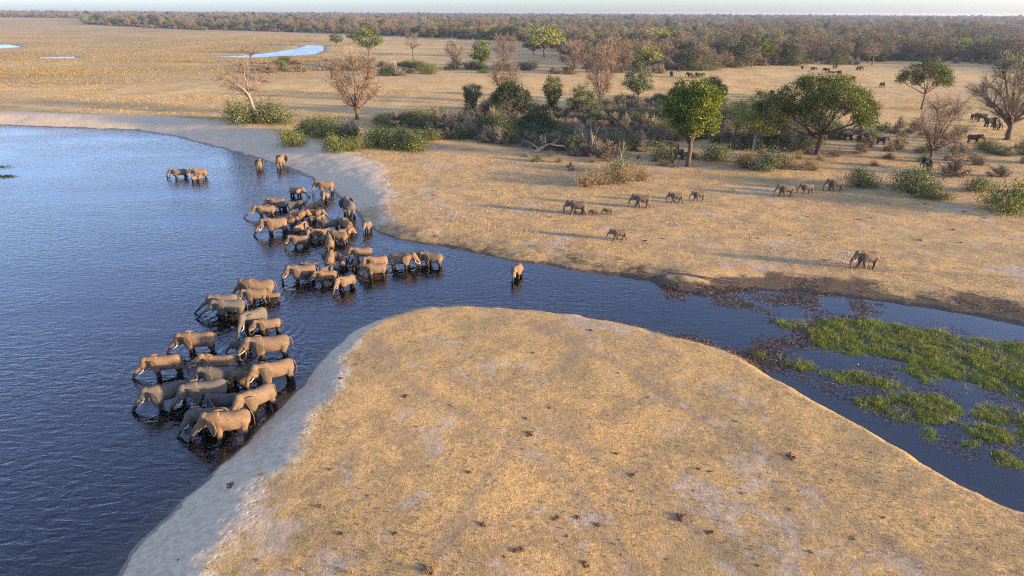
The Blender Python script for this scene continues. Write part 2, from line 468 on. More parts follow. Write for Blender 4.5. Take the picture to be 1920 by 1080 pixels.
MATS = [[(1525, 605), (1560, 598), (1640, 603), (1720, 612), (1800, 630), (1900, 645), (2050, 672), (2050, 790), (1920, 752), (1860, 737), (1790, 722), (1740, 714), (1705, 697), (1718, 682), (1650, 662), (1600, 672), (1560, 668), (1525, 655), (1520, 630)],
        [(1535, 700), (1580, 695), (1640, 705), (1700, 728), (1670, 736), (1600, 726), (1560, 715)],
        [(1600, 747), (1680, 740), (1750, 738), (1805, 765), (1795, 790), (1720, 797), (1650, 778), (1610, 766)],
        [(1718, 812), (1745, 803), (1768, 808), (1772, 822), (1750, 832), (1722, 829)],
        [(1800, 790), (1830, 790), (1890, 812), (1892, 828), (1840, 826), (1800, 808)],
        [(1820, 765), (1850, 757), (1920, 770), (2020, 795), (2020, 860), (1920, 832), (1900, 806), (1832, 785)],
        [(1840, 852), (1870, 845), (1915, 865), (1917, 883), (1870, 876), (1840, 863)],
        [(1452, 606), (1500, 600), (1520, 613), (1480, 623)],
        [(1408, 660), (1430, 656), (1434, 668), (1414, 673)],
        [(1462, 682), (1500, 668), (1532, 684), (1500, 694)],
        [(1800, 825), (1830, 828), (1822, 842), (1800, 838)]]
MATS_P = [plan(m) for m in MATS]

def seg_dist(P, poly):
    A, B = poly, np.roll(poly, -1, axis=0)
    best = np.full(len(P), 1e18)
    inside = np.zeros(len(P), bool)
    for a, b in zip(A, B):
        ab = b - a
        ap = P - a
        t = np.clip((ap @ ab) / (ab @ ab + 1e-12), 0, 1)
        d = ap - t[:, None] * ab
        best = np.minimum(best, (d * d).sum(1))
        cond = (a[1] > P[:, 1]) != (b[1] > P[:, 1])
        if abs(b[1] - a[1]) > 1e-12:
            xi = a[0] + (P[:, 1] - a[1]) * ab[0] / (b[1] - a[1])
            inside ^= cond & (P[:, 0] < xi)
    return np.where(inside, -1.0, 1.0) * np.sqrt(best)

def ground_fields(x, y):
    x = np.atleast_1d(np.asarray(x, float)); y = np.atleast_1d(np.asarray(y, float))
    P = np.stack([x, y], 1)
    sd = seg_dist(P, RIVER)
    far = np.hypot(x, y) > 250
    for p in POOLS:
        if far.any():
            q = np.full(len(x), 1e9)
            q[far] = seg_dist(P[far], p)
            sd = np.minimum(sd, q)
    sd = sd + fbm(x, y, 5.0, 4, 3) * 0.55 + fbm(x, y, 1.6, 3, 8) * 0.24
    W = np.zeros(len(x)); acc = np.zeros((4, len(x)))
    for r in SHP:
        w = 1.0 / ((x - r[0]) ** 2 + (y - r[1]) ** 2 + 4.0) ** 2
        W += w
        for k in range(4): acc[k] += w * r[2 + k]
    bw, bh, sn, md = acc / W
    t = sd / bw
    crest = 0.12 * fbm(x, y, 3.0, 3, 21)
    prof = np.where(t < 0, 0, np.sin(np.clip((t + crest * np.clip(t, 0, 1)) / 1.15, 0, 1) * math.pi / 2))
    land = bh * prof + np.clip(sd / 12, 0, 1) * (fbm(x, y, 26, 3, 31) * 0.22) + np.clip(t, 0, 1) * fbm(x, y, 1.3, 3, 41) * 0.03 + sn * sstep(0.1, 0.35, t) * sstep(1.3, 0.9, t) * fbm(x, y, 0.75, 3, 43) * 0.022
    d = -sd
    bed = -0.48 * sstep(0, 5.0, d) - 0.02 - 2.6 * sstep(16, 40, d)
    z = np.where(sd > 0, np.maximum(land, 0.012), bed)
    rr = np.hypot(x, y)
    z = z + 13.0 * sstep(850, 3600, rr)          # the wooded rise on the horizon
    marsh = np.zeros(len(x))
    near = (x > 10) & (y < 110) & (sd < 3)
    if near.any():
        for p in MATS_P:
            q = seg_dist(P[near], p) + fbm(x[near], y[near], 1.9, 4, 51) * 1.5
            marsh[near] = np.maximum(marsh[near], sstep(0.6, -0.7, q))
        z = np.maximum(z, np.where(marsh > 0.02, -0.26 + 0.30 * marsh + 0.13 * fbm(x, y, 1.1, 3, 55), -99))
    return z, sd, bw, bh, sn, md, marsh, t

def hgt(x, y):
    return float(ground_fields(x, y)[0][0])

def at_ground(px, py):
    z = 1.2
    for _ in range(4):
        p = at(px, py, z)
        z = hgt(p.x, p.y)
    return Vector((p.x, p.y, z))

# ------------------------------------------------------------------ outline of the far wood
EDGE_PX = [(-500, 39), (0, 39), (150, 40), (160, 49), (340, 56), (480, 59), (633, 63), (812, 70), (984, 78), (1040, 92), (1085, 118), (1110, 140), (1250, 136), (1340, 133), (1428, 127), (1500, 121),
           (1640, 119), (1700, 114), (1800, 118), (1860, 122), (1920, 128), (2300, 150)]
_e = [at(x, y, 1.0) for x, y in EDGE_PX]
E_AZ = np.array([math.atan2(p.x, p.y) for p in _e]); E_R = np.array([math.hypot(p.x, p.y) for p in _e])
def edge_r(a): return np.exp(np.interp(a, E_AZ, np.log(E_R)))

TRAILS = [[(1040, 800), (1140, 868), (1270, 968), (1420, 1085)], [(1110, 600), (1075, 660), (1000, 730), (960, 830), (880, 960), (790, 1090)], [(700, 640), (760, 720), (900, 800), (1060, 900), (1200, 1090)],
          [(1000, 600), (1180, 690), (1400, 830), (1640, 1000), (1800, 1100)], [(690, 400), (900, 420), (1160, 452), (1400, 470), (1650, 500), (1930, 520)], [(720, 372), (1083, 403), (1310, 378), (1570, 358), (1780, 330)],
          [(700, 395), (860, 350), (1000, 320), (1240, 300)]]
THICKET = [(700, 232), (870, 222), (930, 205), (1050, 212), (1180, 192), (1260, 190), (1400, 205), (1480, 225), (1580, 240), (1560, 262), (1470, 285), (1380, 280), (1330, 262), (1240, 268), (1190, 288), (1110, 298), (1010, 285), (900, 270), (800, 262), (790, 248), (710, 240)]
# ------------------------------------------------------------------ the ground sheet
def build_ground():
    az = np.radians(np.linspace(-60, 60, 640))
    ang = np.concatenate([np.linspace(64, 46, 60)[:-1], np.linspace(46, 20, 270)[:-1], np.linspace(20, 4, 330)[:-1], np.linspace(4, 0.16, 90)])
    rr = CAM_H / np.tan(np.radians(ang))
    A, Rr = np.meshgrid(az, rr)
    x, y = (Rr * np.sin(A)).ravel(), (Rr * np.cos(A)).ravel()
    z, sd, bw, bh, sn, md, marsh, t = ground_fields(x, y)
    nr, nc = len(rr), len(az)
    i = np.arange(nr - 1)[:, None] * nc + np.arange(nc - 1)[None, :]
    q = np.stack([i, i + 1, i + nc + 1, i + nc], -1).reshape(-1, 4)
    me = mesh_np('ground', np.stack([x, y, z], 1), quads=q, mat=M_GROUND, smooth=True)
    r = np.hypot(x, y)
    # tall golden reeds cover the flats to the far left, up to the wood
    aa = np.degrees(np.arctan2(x, y))
    reed = sstep(300, 420, r) * sstep(-12, -16, aa + 3 * fbm(x, y, 80, 3, 61)) * np.clip(0.75 + 0.9 * fbm(x * .3, y, 60, 4, 62), 0, 1)
    sand = sn * sstep(1.75, 0.7, t) * (sd > -1.0) + 0.0
    mud = md * sstep(1.2, 0.15, t + 0.5 * fbm(x, y, 4.0, 4, 71)) * (sd > -0.4)
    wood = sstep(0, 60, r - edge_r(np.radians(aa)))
    gold = sstep(130, 240, r) * np.clip(0.65 + 0.8 * fbm(x * .6, y, 45, 4, 66), 0, 1)
    trail = np.zeros(len(x))
    nearp = (r < 260)
    for path in TRAILS:
        P2 = plan(path, 1.0)
        for a_, b_ in zip(P2[:-1], P2[1:]):
            ab = b_ - a_
            ap = np.column_stack([x, y]) - a_
            tt = np.clip((ap @ ab) / (ab @ ab), 0, 1)
            dd = np.hypot(*(ap - tt[:, None] * ab).T) + 0.5 * fbm(x, y, 2.5, 3, 131)
            trail = np.maximum(trail, sstep(1.0, 0.15, dd) * nearp)
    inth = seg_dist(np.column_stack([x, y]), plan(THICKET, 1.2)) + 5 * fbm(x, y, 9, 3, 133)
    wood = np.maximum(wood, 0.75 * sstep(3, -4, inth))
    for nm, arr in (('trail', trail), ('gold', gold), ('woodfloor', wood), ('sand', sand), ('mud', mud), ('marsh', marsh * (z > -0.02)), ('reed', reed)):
        a = me.attributes.new(nm, 'FLOAT', 'POINT')
        a.data.foreach_set('value', arr.astype(np.float32))
    o = link('ground', me)
    return tag(o, 'dry straw coloured savanna ground with pale sandy river banks', None, None, 'structure')

build_ground()

RING_SPOTS = []     # (x, y, radius) filled in by the herd list below
def build_water():
    # fine near the herd so that rings can be stored per vertex
    az = np.radians(np.linspace(-64, 64, 520))
    ang = np.concatenate([np.linspace(66, 20, 300)[:-1], np.linspace(20, 5, 170)[:-1], np.linspace(5, 0.5, 40)])
    rr = CAM_H / np.tan(np.radians(ang))
    A, Rr = np.meshgrid(az, rr)
    x, y = (Rr * np.sin(A)).ravel(), (Rr * np.cos(A)).ravel()
    nr, nc = len(rr), len(az)
    i = np.arange(nr - 1)[:, None] * nc + np.arange(nc - 1)[None, :]
    q = np.stack([i, i + 1, i + nc + 1, i + nc], -1).reshape(-1, 4)
    me = mesh_np('water', np.stack([x, y, np.zeros_like(x)], 1), quads=q, mat=M_WATER, smooth=True)
    rings = np.zeros(len(x))
    for (cx, cy, rad) in RING_SPOTS:
        d = np.hypot(x - cx, y - cy)
        s = d < 9
        rings[s] += 0.16 * np.sin(d[s] * 2 * math.pi / 0.95) * np.exp(-((d[s] - rad) / 1.6) ** 2)
    calm = np.where(x > 8, sstep(30, 8, x) * 0.6 + 0.16, 1.0)
    calm = np.where((x > -25) & (x <= 8), 0.75 + 0.25 * sstep(8, -25, x), calm)
    for nm, arr in (('rings', rings), ('calm', calm)):
        a = me.attributes.new(nm, 'FLOAT', 'POINT')
        a.data.foreach_set('value', arr.astype(np.float32))
    tag(link('water', me), 'deep blue rippled river water curving round the sandy point', None, None, 'structure')

# ------------------------------------------------------------------ elephants
class Acc:
    def __init__(s): s.V, s.F = [], []
    def tube(s, pts, rad, n=10, sy=1.0, up=Vector((0, 0, 1))):
        pts = [Vector(p) for p in pts]
        base = len(s.V)
        for k, p in enumerate(pts):
            a, b = pts[max(k - 1, 0)], pts[min(k + 1, len(pts) - 1)]
            d = (b - a).normalized()
            side = d.cross(Vector((0, 1, 0)))
            if side.length < 1e-4: side = d.cross(Vector((1, 0, 0)))
            side.normalize()
            other = d.cross(side)
            r = rad[k]
            rx, ry = (r if not isinstance(r, tuple) else r[0]), (r * sy if not isinstance(r, tuple) else r[1])
            for i in range(n):
                t = 2 * math.pi * i / n
                s.V.append(p + side * math.cos(t) * rx + other * math.sin(t) * ry)
        for k in range(len(pts) - 1):
            for i in range(n):
                j = (i + 1) % n
                s.F.append((base + k * n + i, base + k * n + j, base + (k + 1) * n + j, base + (k + 1) * n + i))
        c0 = len(s.V); s.V.append(pts[0].copy())
        c1 = len(s.V); s.V.append(pts[-1].copy())
        for i in range(n):
            j = (i + 1) % n
            s.F.append((c0, base + j, base + i))
            e = base + (len(pts) - 1) * n
            s.F.append((c1, e + i, e + j))
    def ellipsoid(s, c, r, nu=12, nv=8, M=None):
        pts, rad = [], []
        base = len(s.V)
        c = Vector(c)
        for v in range(1, nv):
            ph = math.pi * v / nv
            for u in range(nu):
                th = 2 * math.pi * u / nu
                s.V.append(c + Vector((r[0] * math.sin(ph) * math.cos(th), r[1] * math.sin(ph) * math.sin(th), r[2] * math.cos(ph))))
        t = len(s.V); s.V.append(c + Vector((0, 0, r[2])))
        b = len(s.V); s.V.append(c - Vector((0, 0, r[2])))
        for v in range(nv - 2):
            for u in range(nu):
                w = (u + 1) % nu
                s.F.append((base + v * nu + u, base + (v + 1) * nu + u, base + (v + 1) * nu + w, base + v * nu + w))
        for u in range(nu):
            w = (u + 1) % nu
            s.F.append((t, base + u, base + w))
            e = base + (nv - 2) * nu
            s.F.append((b, e + w, e + u))
    def xform(s, start, M):
        for i in range(start, len(s.V)): s.V[i] = M @ s.V[i]
    def mesh(s, name, mat=None, smooth=True):
        me = bpy.data.meshes.new(name)
        me.from_pydata([tuple(v) for v in s.V], [], s.F)
        if mat: me.materials.append(mat)
        if smooth:
            for p in me.polygons: p.use_smooth = True
        me.update()
        return me

EAR = [(0, .06), (.10, .08), (.22, .075), (.34, .025), (.40, -.08), (.38, -.23), (.29, -.37), (.18, -.46), (.10, -.40), (.04, -.25), (0, -.10)]
TRUNKS = {   # x, z, radius after the trunk root, in shoulder heights
    'hang':  [(.90, .60, .082), (.935, .46, .068), (.945, .32, .055), (.93, .19, .046), (.895, .10, .040), (.875, .07, .036)],
    'drink': [(.93, .55, .080), (1.01, .41, .066), (1.08, .29, .054), (1.15, .18, .046), (1.20, .08, .040), (1.22, -.05, .037)],
    'reach': [(.97, .60, .078), (1.10, .50, .064), (1.22, .39, .054), (1.33, .28, .046), (1.43, .19, .040), (1.52, .14, .036)],
    'curl':  [(.92, .58, .080), (.96, .42, .066), (.95, .29, .056), (.87, .24, .050), (.79, .31, .044), (.755, .43, .040), (.745, .53, .036)],
    'swing': [(.91, .60, .080), (.95, .46, .066), (1.00, .34, .054), (1.09, .27, .046), (1.18, .30, .040), (1.23, .37, .034)],
    'lift':  [(.99, .73, .078), (1.10, .70, .064), (1.19, .63, .054), (1.22, .54, .048), (1.15, .48, .043), (1.05, .50, .040), (.97, .55, .036)],
}

def elephant_meshes(name, trunk='hang', pitch=0, yaw=0, ear=24, legs=(0, 0, 0, 0), calf=False, tusk=1.0, fat=1.0):
    A = Acc()
    # trunk of the body, rump to chest
    st = [(-.605, .73, .05, .07), (-.585, .71, .14, .16), (-.52, .70, .21, .23), (-.40, .69, .252, .268), (-.21, .668, .282, .286),
          (-.02, .665, .288, .283), (.16, .685, .268, .288), (.32, .72, .232, .270), (.44, .755, .185, .215), (.54, .785, .13, .15)]
    n = 16
    base = len(A.V)
    for (x, zc, w, h) in st:
        for i in range(n):
            t = 2 * math.pi * i / n
            cy, cz = math.cos(t), math.sin(t)
            ridge = 0.88 if (abs(cy) > .2 and cz > .3) else 1.0
            A.V.append(Vector((x, w * fat * cy * ridge, zc + h * cz * (1.0 if cz > 0 else fat))))
    for k in range(len(st) - 1):
        for i in range(n):
            j = (i + 1) % n
            A.F.append((base + k * n + i, base + (k + 1) * n + i, base + (k + 1) * n + j, base + k * n + j))
    c0 = len(A.V); A.V.append(Vector((st[0][0], 0, st[0][1])))
    c1 = len(A.V); A.V.append(Vector((st[-1][0], 0, st[-1][1])))
    for i in range(n):
        j = (i + 1) % n
        A.F.append((c0, base + i, base + j))
        e = base + (len(st) - 1) * n
        A.F.append((c1, e + j, e + i))
    # legs: offsets move the feet along x
    for (sy, dx) in ((1, legs[0]), (-1, legs[1])):
        lift = .05 if dx < -.12 else 0
        A.tube([(.30, .13 * sy, .66), (.305 + dx * .25, .145 * sy, .44), (.30 + dx * .62, .148 * sy, .24), (.302 + dx * .95, .148 * sy, .09 + lift), (.315 + dx * 1.05, .148 * sy, .03 + lift), (.318 + dx * 1.06, .148 * sy, lift)],
               [.135, .105, .082, .076, .088, .09], 10)
    for (sy, dx) in ((1, legs[2]), (-1, legs[3])):
        lift = .05 if dx < -.12 else 0
        A.tube([(-.42, .125 * sy, .66), (-.385 + dx * .3, .145 * sy, .44), (-.43 + dx * .6, .145 * sy, .25), (-.452 + dx * .95, .145 * sy, .10 + lift), (-.445 + dx * 1.05, .145 * sy, .03 + lift), (-.443 + dx * 1.06, .145 * sy, lift)],
               [.175, .118, .086, .076, .086, .088], 10)
    # head
    piv = Vector((.44, 0, .82))
    hs = 1.2 if calf else 1.1
    H = Matrix.Translation(piv) @ Matrix.Rotation(R(yaw), 4, 'Z') @ Matrix.Rotation(R(pitch), 4, 'Y') @ Matrix.Scale(hs, 4) @ Matrix.Translation(-piv)
    Y = Matrix.Translation(piv) @ Matrix.Rotation(R(yaw), 4, 'Z') @ Matrix.Scale(hs, 4) @ Matrix.Translation(-piv)
    A.tube([(.30, 0, .78), tuple(H @ Vector((.50, 0, .83))), tuple(H @ Vector((.62, 0, .86)))], [(.25, .20), (.205, .165), (.175, .145)], 14)
    s0 = len(A.V)
    A.ellipsoid((.645, 0, .885), (.155, .135, .165))
    A.ellipsoid((.70, 0, .80), (.125, .125, .16))
    A.ellipsoid((.66, 0, .70), (.11, .105, .11))
    A.tube([(.66, 0, .70), (.735, 0, .625), (.775, 0, .585)], [.085, .062, .035], 10)
    for sy in (1, -1):
        A.ellipsoid((.745, .085 * sy, .72), (.06, .045, .085), 8, 6)
    A.xform(s0, H)
    root0, root1 = H @ Vector((.73, 0, .83)), H @ Vector((.815, 0, .725))
    path = [root0, root1] + [Y @ Vector((x, 0, z)) for x, z, r in TRUNKS[trunk]]
    A.tube(path, [.125, .100] + [r for x, z, r in TRUNKS[trunk]], 10)
    # ears
    for sy in (1, -1):
        phi = R(ear + 8)
        e0 = Vector((.56, .125 * sy, .865))
        s0 = len(A.V)
        back = Vector((-math.cos(phi), sy * math.sin(phi), 0))
        nrm = Vector((math.sin(phi), sy * math.cos(phi), 0)).normalized()
        front, rear = [], []
        for u, v in EAR:
            bulge = nrm * (.045 * math.sin(math.pi * min(u / .37, 1)) - .03 * max(0, -v - .2))
            p = e0 + back * u + Vector((0, 0, v)) + bulge
            front.append(len(A.V)); A.V.append(p + nrm * .017)
            rear.append(len(A.V)); A.V.append(p - nrm * .017)
        pc = e0 + back * .17 + Vector((0, 0, -.12)) + nrm * .045
        cf = len(A.V); A.V.append(pc + nrm * .017)
        cr = len(A.V); A.V.append(pc - nrm * .017)
        m = len(EAR)
        for i in range(m):
            j = (i + 1) % m
            f = [(cf, front[i], front[j]), (cr, rear[j], rear[i]), (front[j], front[i], rear[i], rear[j])]
            A.F.extend(f)
        A.xform(s0, H)
    me = A.mesh('elephant_cage')
    tmp = link('elephant_cage', me)
    bm = bmesh.new(); bm.from_mesh(me)
    bmesh.ops.recalc_face_normals(bm, faces=bm.faces)
    bm.to_mesh(me); bm.free()
    rm = tmp.modifiers.new('r', 'REMESH'); rm.mode = 'VOXEL'; rm.voxel_size = 0.0165
    sm = tmp.modifiers.new('s', 'SMOOTH'); sm.factor = .5; sm.iterations = 3
    dc = tmp.modifiers.new('d', 'DECIMATE'); dc.ratio = .22
    dg = bpy.context.evaluated_depsgraph_get()
    body = bpy.data.meshes.new_from_object(tmp.evaluated_get(dg))
    body.name = name
    bpy.data.objects.remove(tmp); bpy.data.meshes.remove(me)
    body.materials.clear(); body.materials.append(M_SKIN)
    body.polygons.foreach_set('use_smooth', np.ones(len(body.polygons), bool))
    # tusks and tail
    tusks = []
    if tusk > 0:
        for sy in (1, -1):
            T = Acc()
            k = tusk * .82
            T.tube([H @ Vector(p) for p in ((.745, .078 * sy, .70), (.785, .092 * sy, .625), (.785 + .075 * k, (.10 + .01 * k) * sy, .625 - .06 * k), (.785 + .165 * k, (.10 + .005 * k) * sy, .625 - .085 * k), (.785 + .25 * k, (.095) * sy, .625 - .075 * k))],
                   [.023, .022, .018, .013, .004], 8)
            tusks.append(T.mesh('tusk', M_IVORY))
    T = Acc()
    T.tube([(-.60, 0, .86), (-.655, 0, .80), (-.69, .01, .66), (-.695, .02, .50), (-.685, .025, .38), (-.68, .025, .30)], [.024, .015, .010, .008, .014, .003], 7)
    return dict(body=body, tusks=tusks, tail=T.mesh('tail', M_SKIN))

POSES = {
    'drink': elephant_meshes('elephant_body', 'drink', 12, 0, 22, (.03, -.04, .02, -.05)),
    'drink2': elephant_meshes('elephant_body', 'drink', 8, 22, 30, (-.05, .05, -.03, .04), tusk=.8, fat=.95),
    'drink3': elephant_meshes('elephant_body', 'drink', 10, -22, 26, (.05, -.03, .05, 0), tusk=1.15, fat=1.05),
    'hang': elephant_meshes('elephant_body', 'hang', 4, 0, 22, (.02, -.03, -.04, .03)),
    'hang2': elephant_meshes('elephant_body', 'hang', 6, -18, 34, (.05, -.05, .0, -.05), tusk=.9),
    'reach': elephant_meshes('elephant_body', 'reach', 3, 0, 24, (.04, -.03, .03, -.04)),
    'curl': elephant_meshes('elephant_body', 'curl', 2, 0, 24, (-.02, .04, .03, -.03), tusk=1.1),
    'lift': elephant_meshes('elephant_body', 'lift', -14, 0, 24, (.02, -.03, .03, -.03), tusk=.9),
    'swing': elephant_meshes('elephant_body', 'swing', 4, 12, 40, (.04, -.05, .05, -.04), tusk=.0),
    'fan': elephant_meshes('elephant_body', 'hang', 6, 0, 68, (.0, .03, .02, -.02), tusk=.9),
    'walk': elephant_meshes('elephant_body', 'hang', 5, 0, 20, (.16, -.14, -.15, .14)),
    'walk2': elephant_meshes('elephant_body', 'hang', 7, 6, 22, (-.13, .15, .13, -.16), tusk=1.15),
    'calf': elephant_meshes('calf_body', 'hang', 4, 0, 24, (.03, -.04, -.03, .03), calf=True, tusk=0, fat=.95),
    'calf_drink': elephant_meshes('calf_body', 'drink', 10, 0, 24, (.03, -.04, -.03, .03), calf=True, tusk=0, fat=.95),
    'calf_walk': elephant_meshes('calf_body', 'hang', 4, 0, 22, (.13, -.12, -.12, .12), calf=True, tusk=0, fat=.92),
}
erng = random.Random(5)

def add_elephant(px, py, head, h, pose, label, group, ground=False, flip=False):
    calf = pose.startswith('calf')
    P = POSES[pose]
    if ground:
        p = at_ground(px, py)
    else:
        p = at(px, py, 0.0)
        p.z = max(min(hgt(p.x, p.y), 0.05), -0.17 * h - 0.02)
        if p.z < -0.05: RING_SPOTS.append((p.x, p.y, 1.6 + erng.random() * 1.8))
    o = link('elephant_calf' if calf else 'elephant', P['body'])
    o.location = p
    o.rotation_euler = (0, 0, R(head + erng.uniform(-9, 9)))
    head += (11 if not ground and 150 < head < 240 else 0)
    o.rotation_euler.z = R(head + erng.uniform(-9, 9))
    h *= .94
    v = lambda: 1 + erng.uniform(-.05, .05)
    o.scale = (h * v(), h * v() * (-1 if flip else 1), h * v())
    tag(o, label, 'elephant', group)
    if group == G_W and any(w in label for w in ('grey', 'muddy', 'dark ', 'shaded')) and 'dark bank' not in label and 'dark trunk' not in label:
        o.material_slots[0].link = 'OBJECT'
        o.material_slots[0].material = M_SKIN_SHADED_GREY
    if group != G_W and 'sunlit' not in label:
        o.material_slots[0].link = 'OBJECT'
        o.material_slots[0].material = M_SKIN_BROWN
    if group == G_F and 'sunlit' not in label and 'brown' not in label:      # near-black skin for the rest of this group
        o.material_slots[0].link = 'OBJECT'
        o.material_slots[0].material = M_SKIN_DARK
    if not ground or py > 300:
        for t in P['tusks']:
            link('tusk', t, o)
        link('tail', P['tail'], o)
    return o

G_W = 'elephants drinking in the river'
G_L = 'elephants walking along the dry bank'
G_F = 'elephants beyond the thicket'
HERD = [  # px, py at the waterline, heading, shoulder height, pose, label
    (338, 332, 182, 2.35, 'curl', 'tusked elephant with trunk tip curled under, leading the trio far out in the river'),
    (376, 333, 178, 2.5, 'hang', 'large elephant behind the calf in the trio standing far out in the river'),
    (368, 341, 55, 1.55, 'calf', 'small calf seen from behind in the trio standing far out in the river'),
    (487, 318, 100, 2.45, 'hang', 'elephant standing alone in shallow water, farther out of the two near the pale bank'),
    (527, 314, 82, 2.5, 'fan', 'elephant seen from behind in shallows right beside the pale bank under the olive bushes'),
    (556, 368, -25, 2.05, 'swing', 'young elephant with its trunk swung out sideways over the water'),
    (612, 363, 186, 2.6, 'hang', 'big elephant stepping off the pale sand bank into the water, facing upstream'),
    (608, 375, 295, 2.0, 'drink2', 'young elephant facing the camera in front of the one stepping off the pale sand'),
    (655, 404, 112, 2.85, 'hang2', 'large dark elephant seen from behind leaving the water onto the pale bank'),
    (521, 391, 178, 2.45, 'hang', 'elephant at the back of the upper herd with a calf against its flank'),
    (530, 393, 180, 1.35, 'calf', 'shaded grey calf tucked against the flank of its mother in the upper herd'),
    (500, 405, 187, 2.45, 'reach', 'elephant stretching its trunk far forward at the outer edge of the upper herd'),
    (555, 396, 14, 2.15, 'hang', 'elephant with shaded grey head turned away toward the bank in the upper herd'),
    (587, 398, 32, 2.15, 'hang2', 'elephant turned away to the bank between two others at the back of the upper herd'),
    (559, 415, -12, 2.5, 'curl', 'tusked elephant facing the bank just above the big bull in the upper herd'),
    (592, 409, -4, 2.1, 'drink', 'sunlit elephant facing the bank with trunk hanging forward, mid upper herd'),
    (592, 418, 4, 1.55, 'calf', 'half grown calf low in the water in front of a sunlit elephant, mid upper herd'),
    (519, 437, 188, 2.9, 'drink', 'biggest bull of the upper herd with trunk in the water at its outer edge'),
    (543, 425, -14, 2.2, 'hang', 'elephant looking out behind the rump of the biggest bull in the upper herd'),
    (620, 431, 172, 2.2, 'hang2', 'dark elephant facing the river with trunk straight down beside the bank side pair'),
    (650, 434, 128, 2.35, 'hang2', 'elephant seen from behind at the bank side rim of the upper herd'),
    (563, 438, 64, 2.05, 'hang', 'elephant seen from behind next to the one with spread ears'),
    (581, 447, 282, 2.0, 'fan', 'elephant facing the camera with both ears spread wide'),
    (563, 462, 183, 2.1, 'hang', 'stocky elephant nearest the camera on the outer side of the upper herd'),
    (605, 447, 190, 1.9, 'hang', 'elephant with sunlit forehead squeezed in beside the splashing calf'),
    (636, 455, 152, 2.3, 'hang2', 'broad elephant seen from behind at the lower edge of the upper herd'),
    (647, 444, 25, 1.75, 'hang', 'sunlit young elephant half hidden behind a broad rump in the upper herd'),
    (619, 467, 108, 2.2, 'hang', 'elephant seen from behind, lowest of the upper herd before the ear fanning cow'),
    (596, 456, 195, 1.0, 'calf_drink', 'tiny dark calf splashing in the middle of the upper herd'),
    (690, 434, 264, 1.75, 'calf', 'lone calf at the foot of the dark bank edge beside the upper herd'),
    (620, 501, 98, 2.3, 'fan', 'elephant seen from behind with fanned ears, leading two calves'),
    (644, 503, 92, 1.6, 'calf', 'first calf seen from behind, close beside the ear fanning cow'),
    (667, 503, 98, 1.5, 'calf', 'second calf seen from behind, in front of the tusked drinkers'),
    (680, 486, 188, 2.2, 'curl', 'elephant with trunk curled to its mouth above the pair of tusked drinkers'),
    (708, 504, 184, 2.3, 'drink', 'tusked elephant standing behind the sunlit front drinker of the middle group'),
    (706, 518, 188, 2.2, 'drink3', 'sunlit elephant drinking nearest the camera in the middle group'),
    (753, 501, -4, 2.65, 'hang', 'large elephant facing the bank, touching trunks with the pair opposite'),
    (796, 493, 184, 1.9, 'drink', 'young elephant reaching its trunk toward the large one opposite'),
    (812, 498, 164, 2.3, 'hang2', 'elephant at the bank side end of the middle group seen from its rear flank'),
    (570, 526, 186, 2.75, 'hang', 'tall tusked cow standing on the outer side of the middle group'),
    (583, 509, 182, 1.7, 'hang', 'shaded half grown elephant hidden behind the tall tusked cow'),
    (614, 530, 186, 2.0, 'hang', 'elephant in partial shade just behind the tall tusked cow'),
    (613, 515, 40, 1.6, 'calf', 'calf whose sunlit head shows above the half shaded elephant'),
    (650, 541, 218, 2.05, 'drink2', 'small tusked elephant turned to the camera, lowest of the middle group'),
    (970, 518, 255, 2.0, 'hang', 'lone young elephant wading in the narrow channel'),
    (488, 556, 182, 2.85, 'drink3', 'huge sunlit bull with long tusks topping the lower line'),
    (482, 567, 182, 2.1, 'hang', 'cow standing right below the huge bull with a calf at her tail'),
    (512, 564, 180, 1.4, 'calf', 'pale calf following close behind the cow below the huge bull'),
    (435, 593, 188, 2.5, 'reach', 'shaded elephant stretching its trunk far out over the ripples in the lower line'),
    (424, 580, 182, 2.25, 'reach', 'elephant mostly hidden behind the shaded one with the outstretched trunk'),
    (479, 614, 222, 2.55, 'drink3', 'elephant with half shaded flank turned to the camera in the lower line'),
    (506, 622, 200, 2.0, 'curl', 'young sunlit elephant behind the cow with the curled trunk'),
    (376, 656, 180, 2.6, 'drink', 'elephant with long pale tusks drinking alone on the outer side of the lower line'),
    (510, 667, 190, 2.9, 'curl', 'massive sunlit cow curling her trunk to her mouth, lower line'),
    (458, 659, 180, 1.4, 'calf_drink', 'dark calf in the shadow of the massive sunlit cow'),
    (314, 700, 186, 2.5, 'drink', 'outermost elephant of the lower herd with sunlit back and dark trunk'),
    (414, 699, 176, 2.3, 'lift', 'elephant holding its head high with trunk folded to its mouth'),
    (416, 722, 184, 2.4, 'hang', 'shaded elephant behind the grey cow, only its back sunlit'),
    (393, 757, 204, 2.8, 'drink', 'grey shaded cow with broad ear and white tusk amid the lowest cluster'),
    (320, 757, 206, 2.5, 'drink2', 'grey shaded elephant farthest out in the lowest cluster'),
    (470, 722, 186, 2.0, 'hang', 'young elephant with sunlit face squeezed behind the bank side pair'),
    (521, 720, 206, 2.6, 'hang', 'sunlit elephant standing close to the sandy slope above the front pair'),
    (426, 768, 190, 2.1, 'hang2', 'muddy dark elephant wedged behind the nearest cow'),
    (488, 774, 232, 2.55, 'hang', 'sunlit elephant head on to the water, hind feet on the wet sand'),
    (400, 803, 190, 2.4, 'drink2', 'shaded elephant drinking just behind the nearest cow'),
    (436, 822, 194, 2.75, 'drink3', 'nearest sunlit cow of all at the edge of the sandy slope'),
]
for e in HERD:
    add_elephant(*e[:5], e[5], G_W, False, erng.random() < .4)
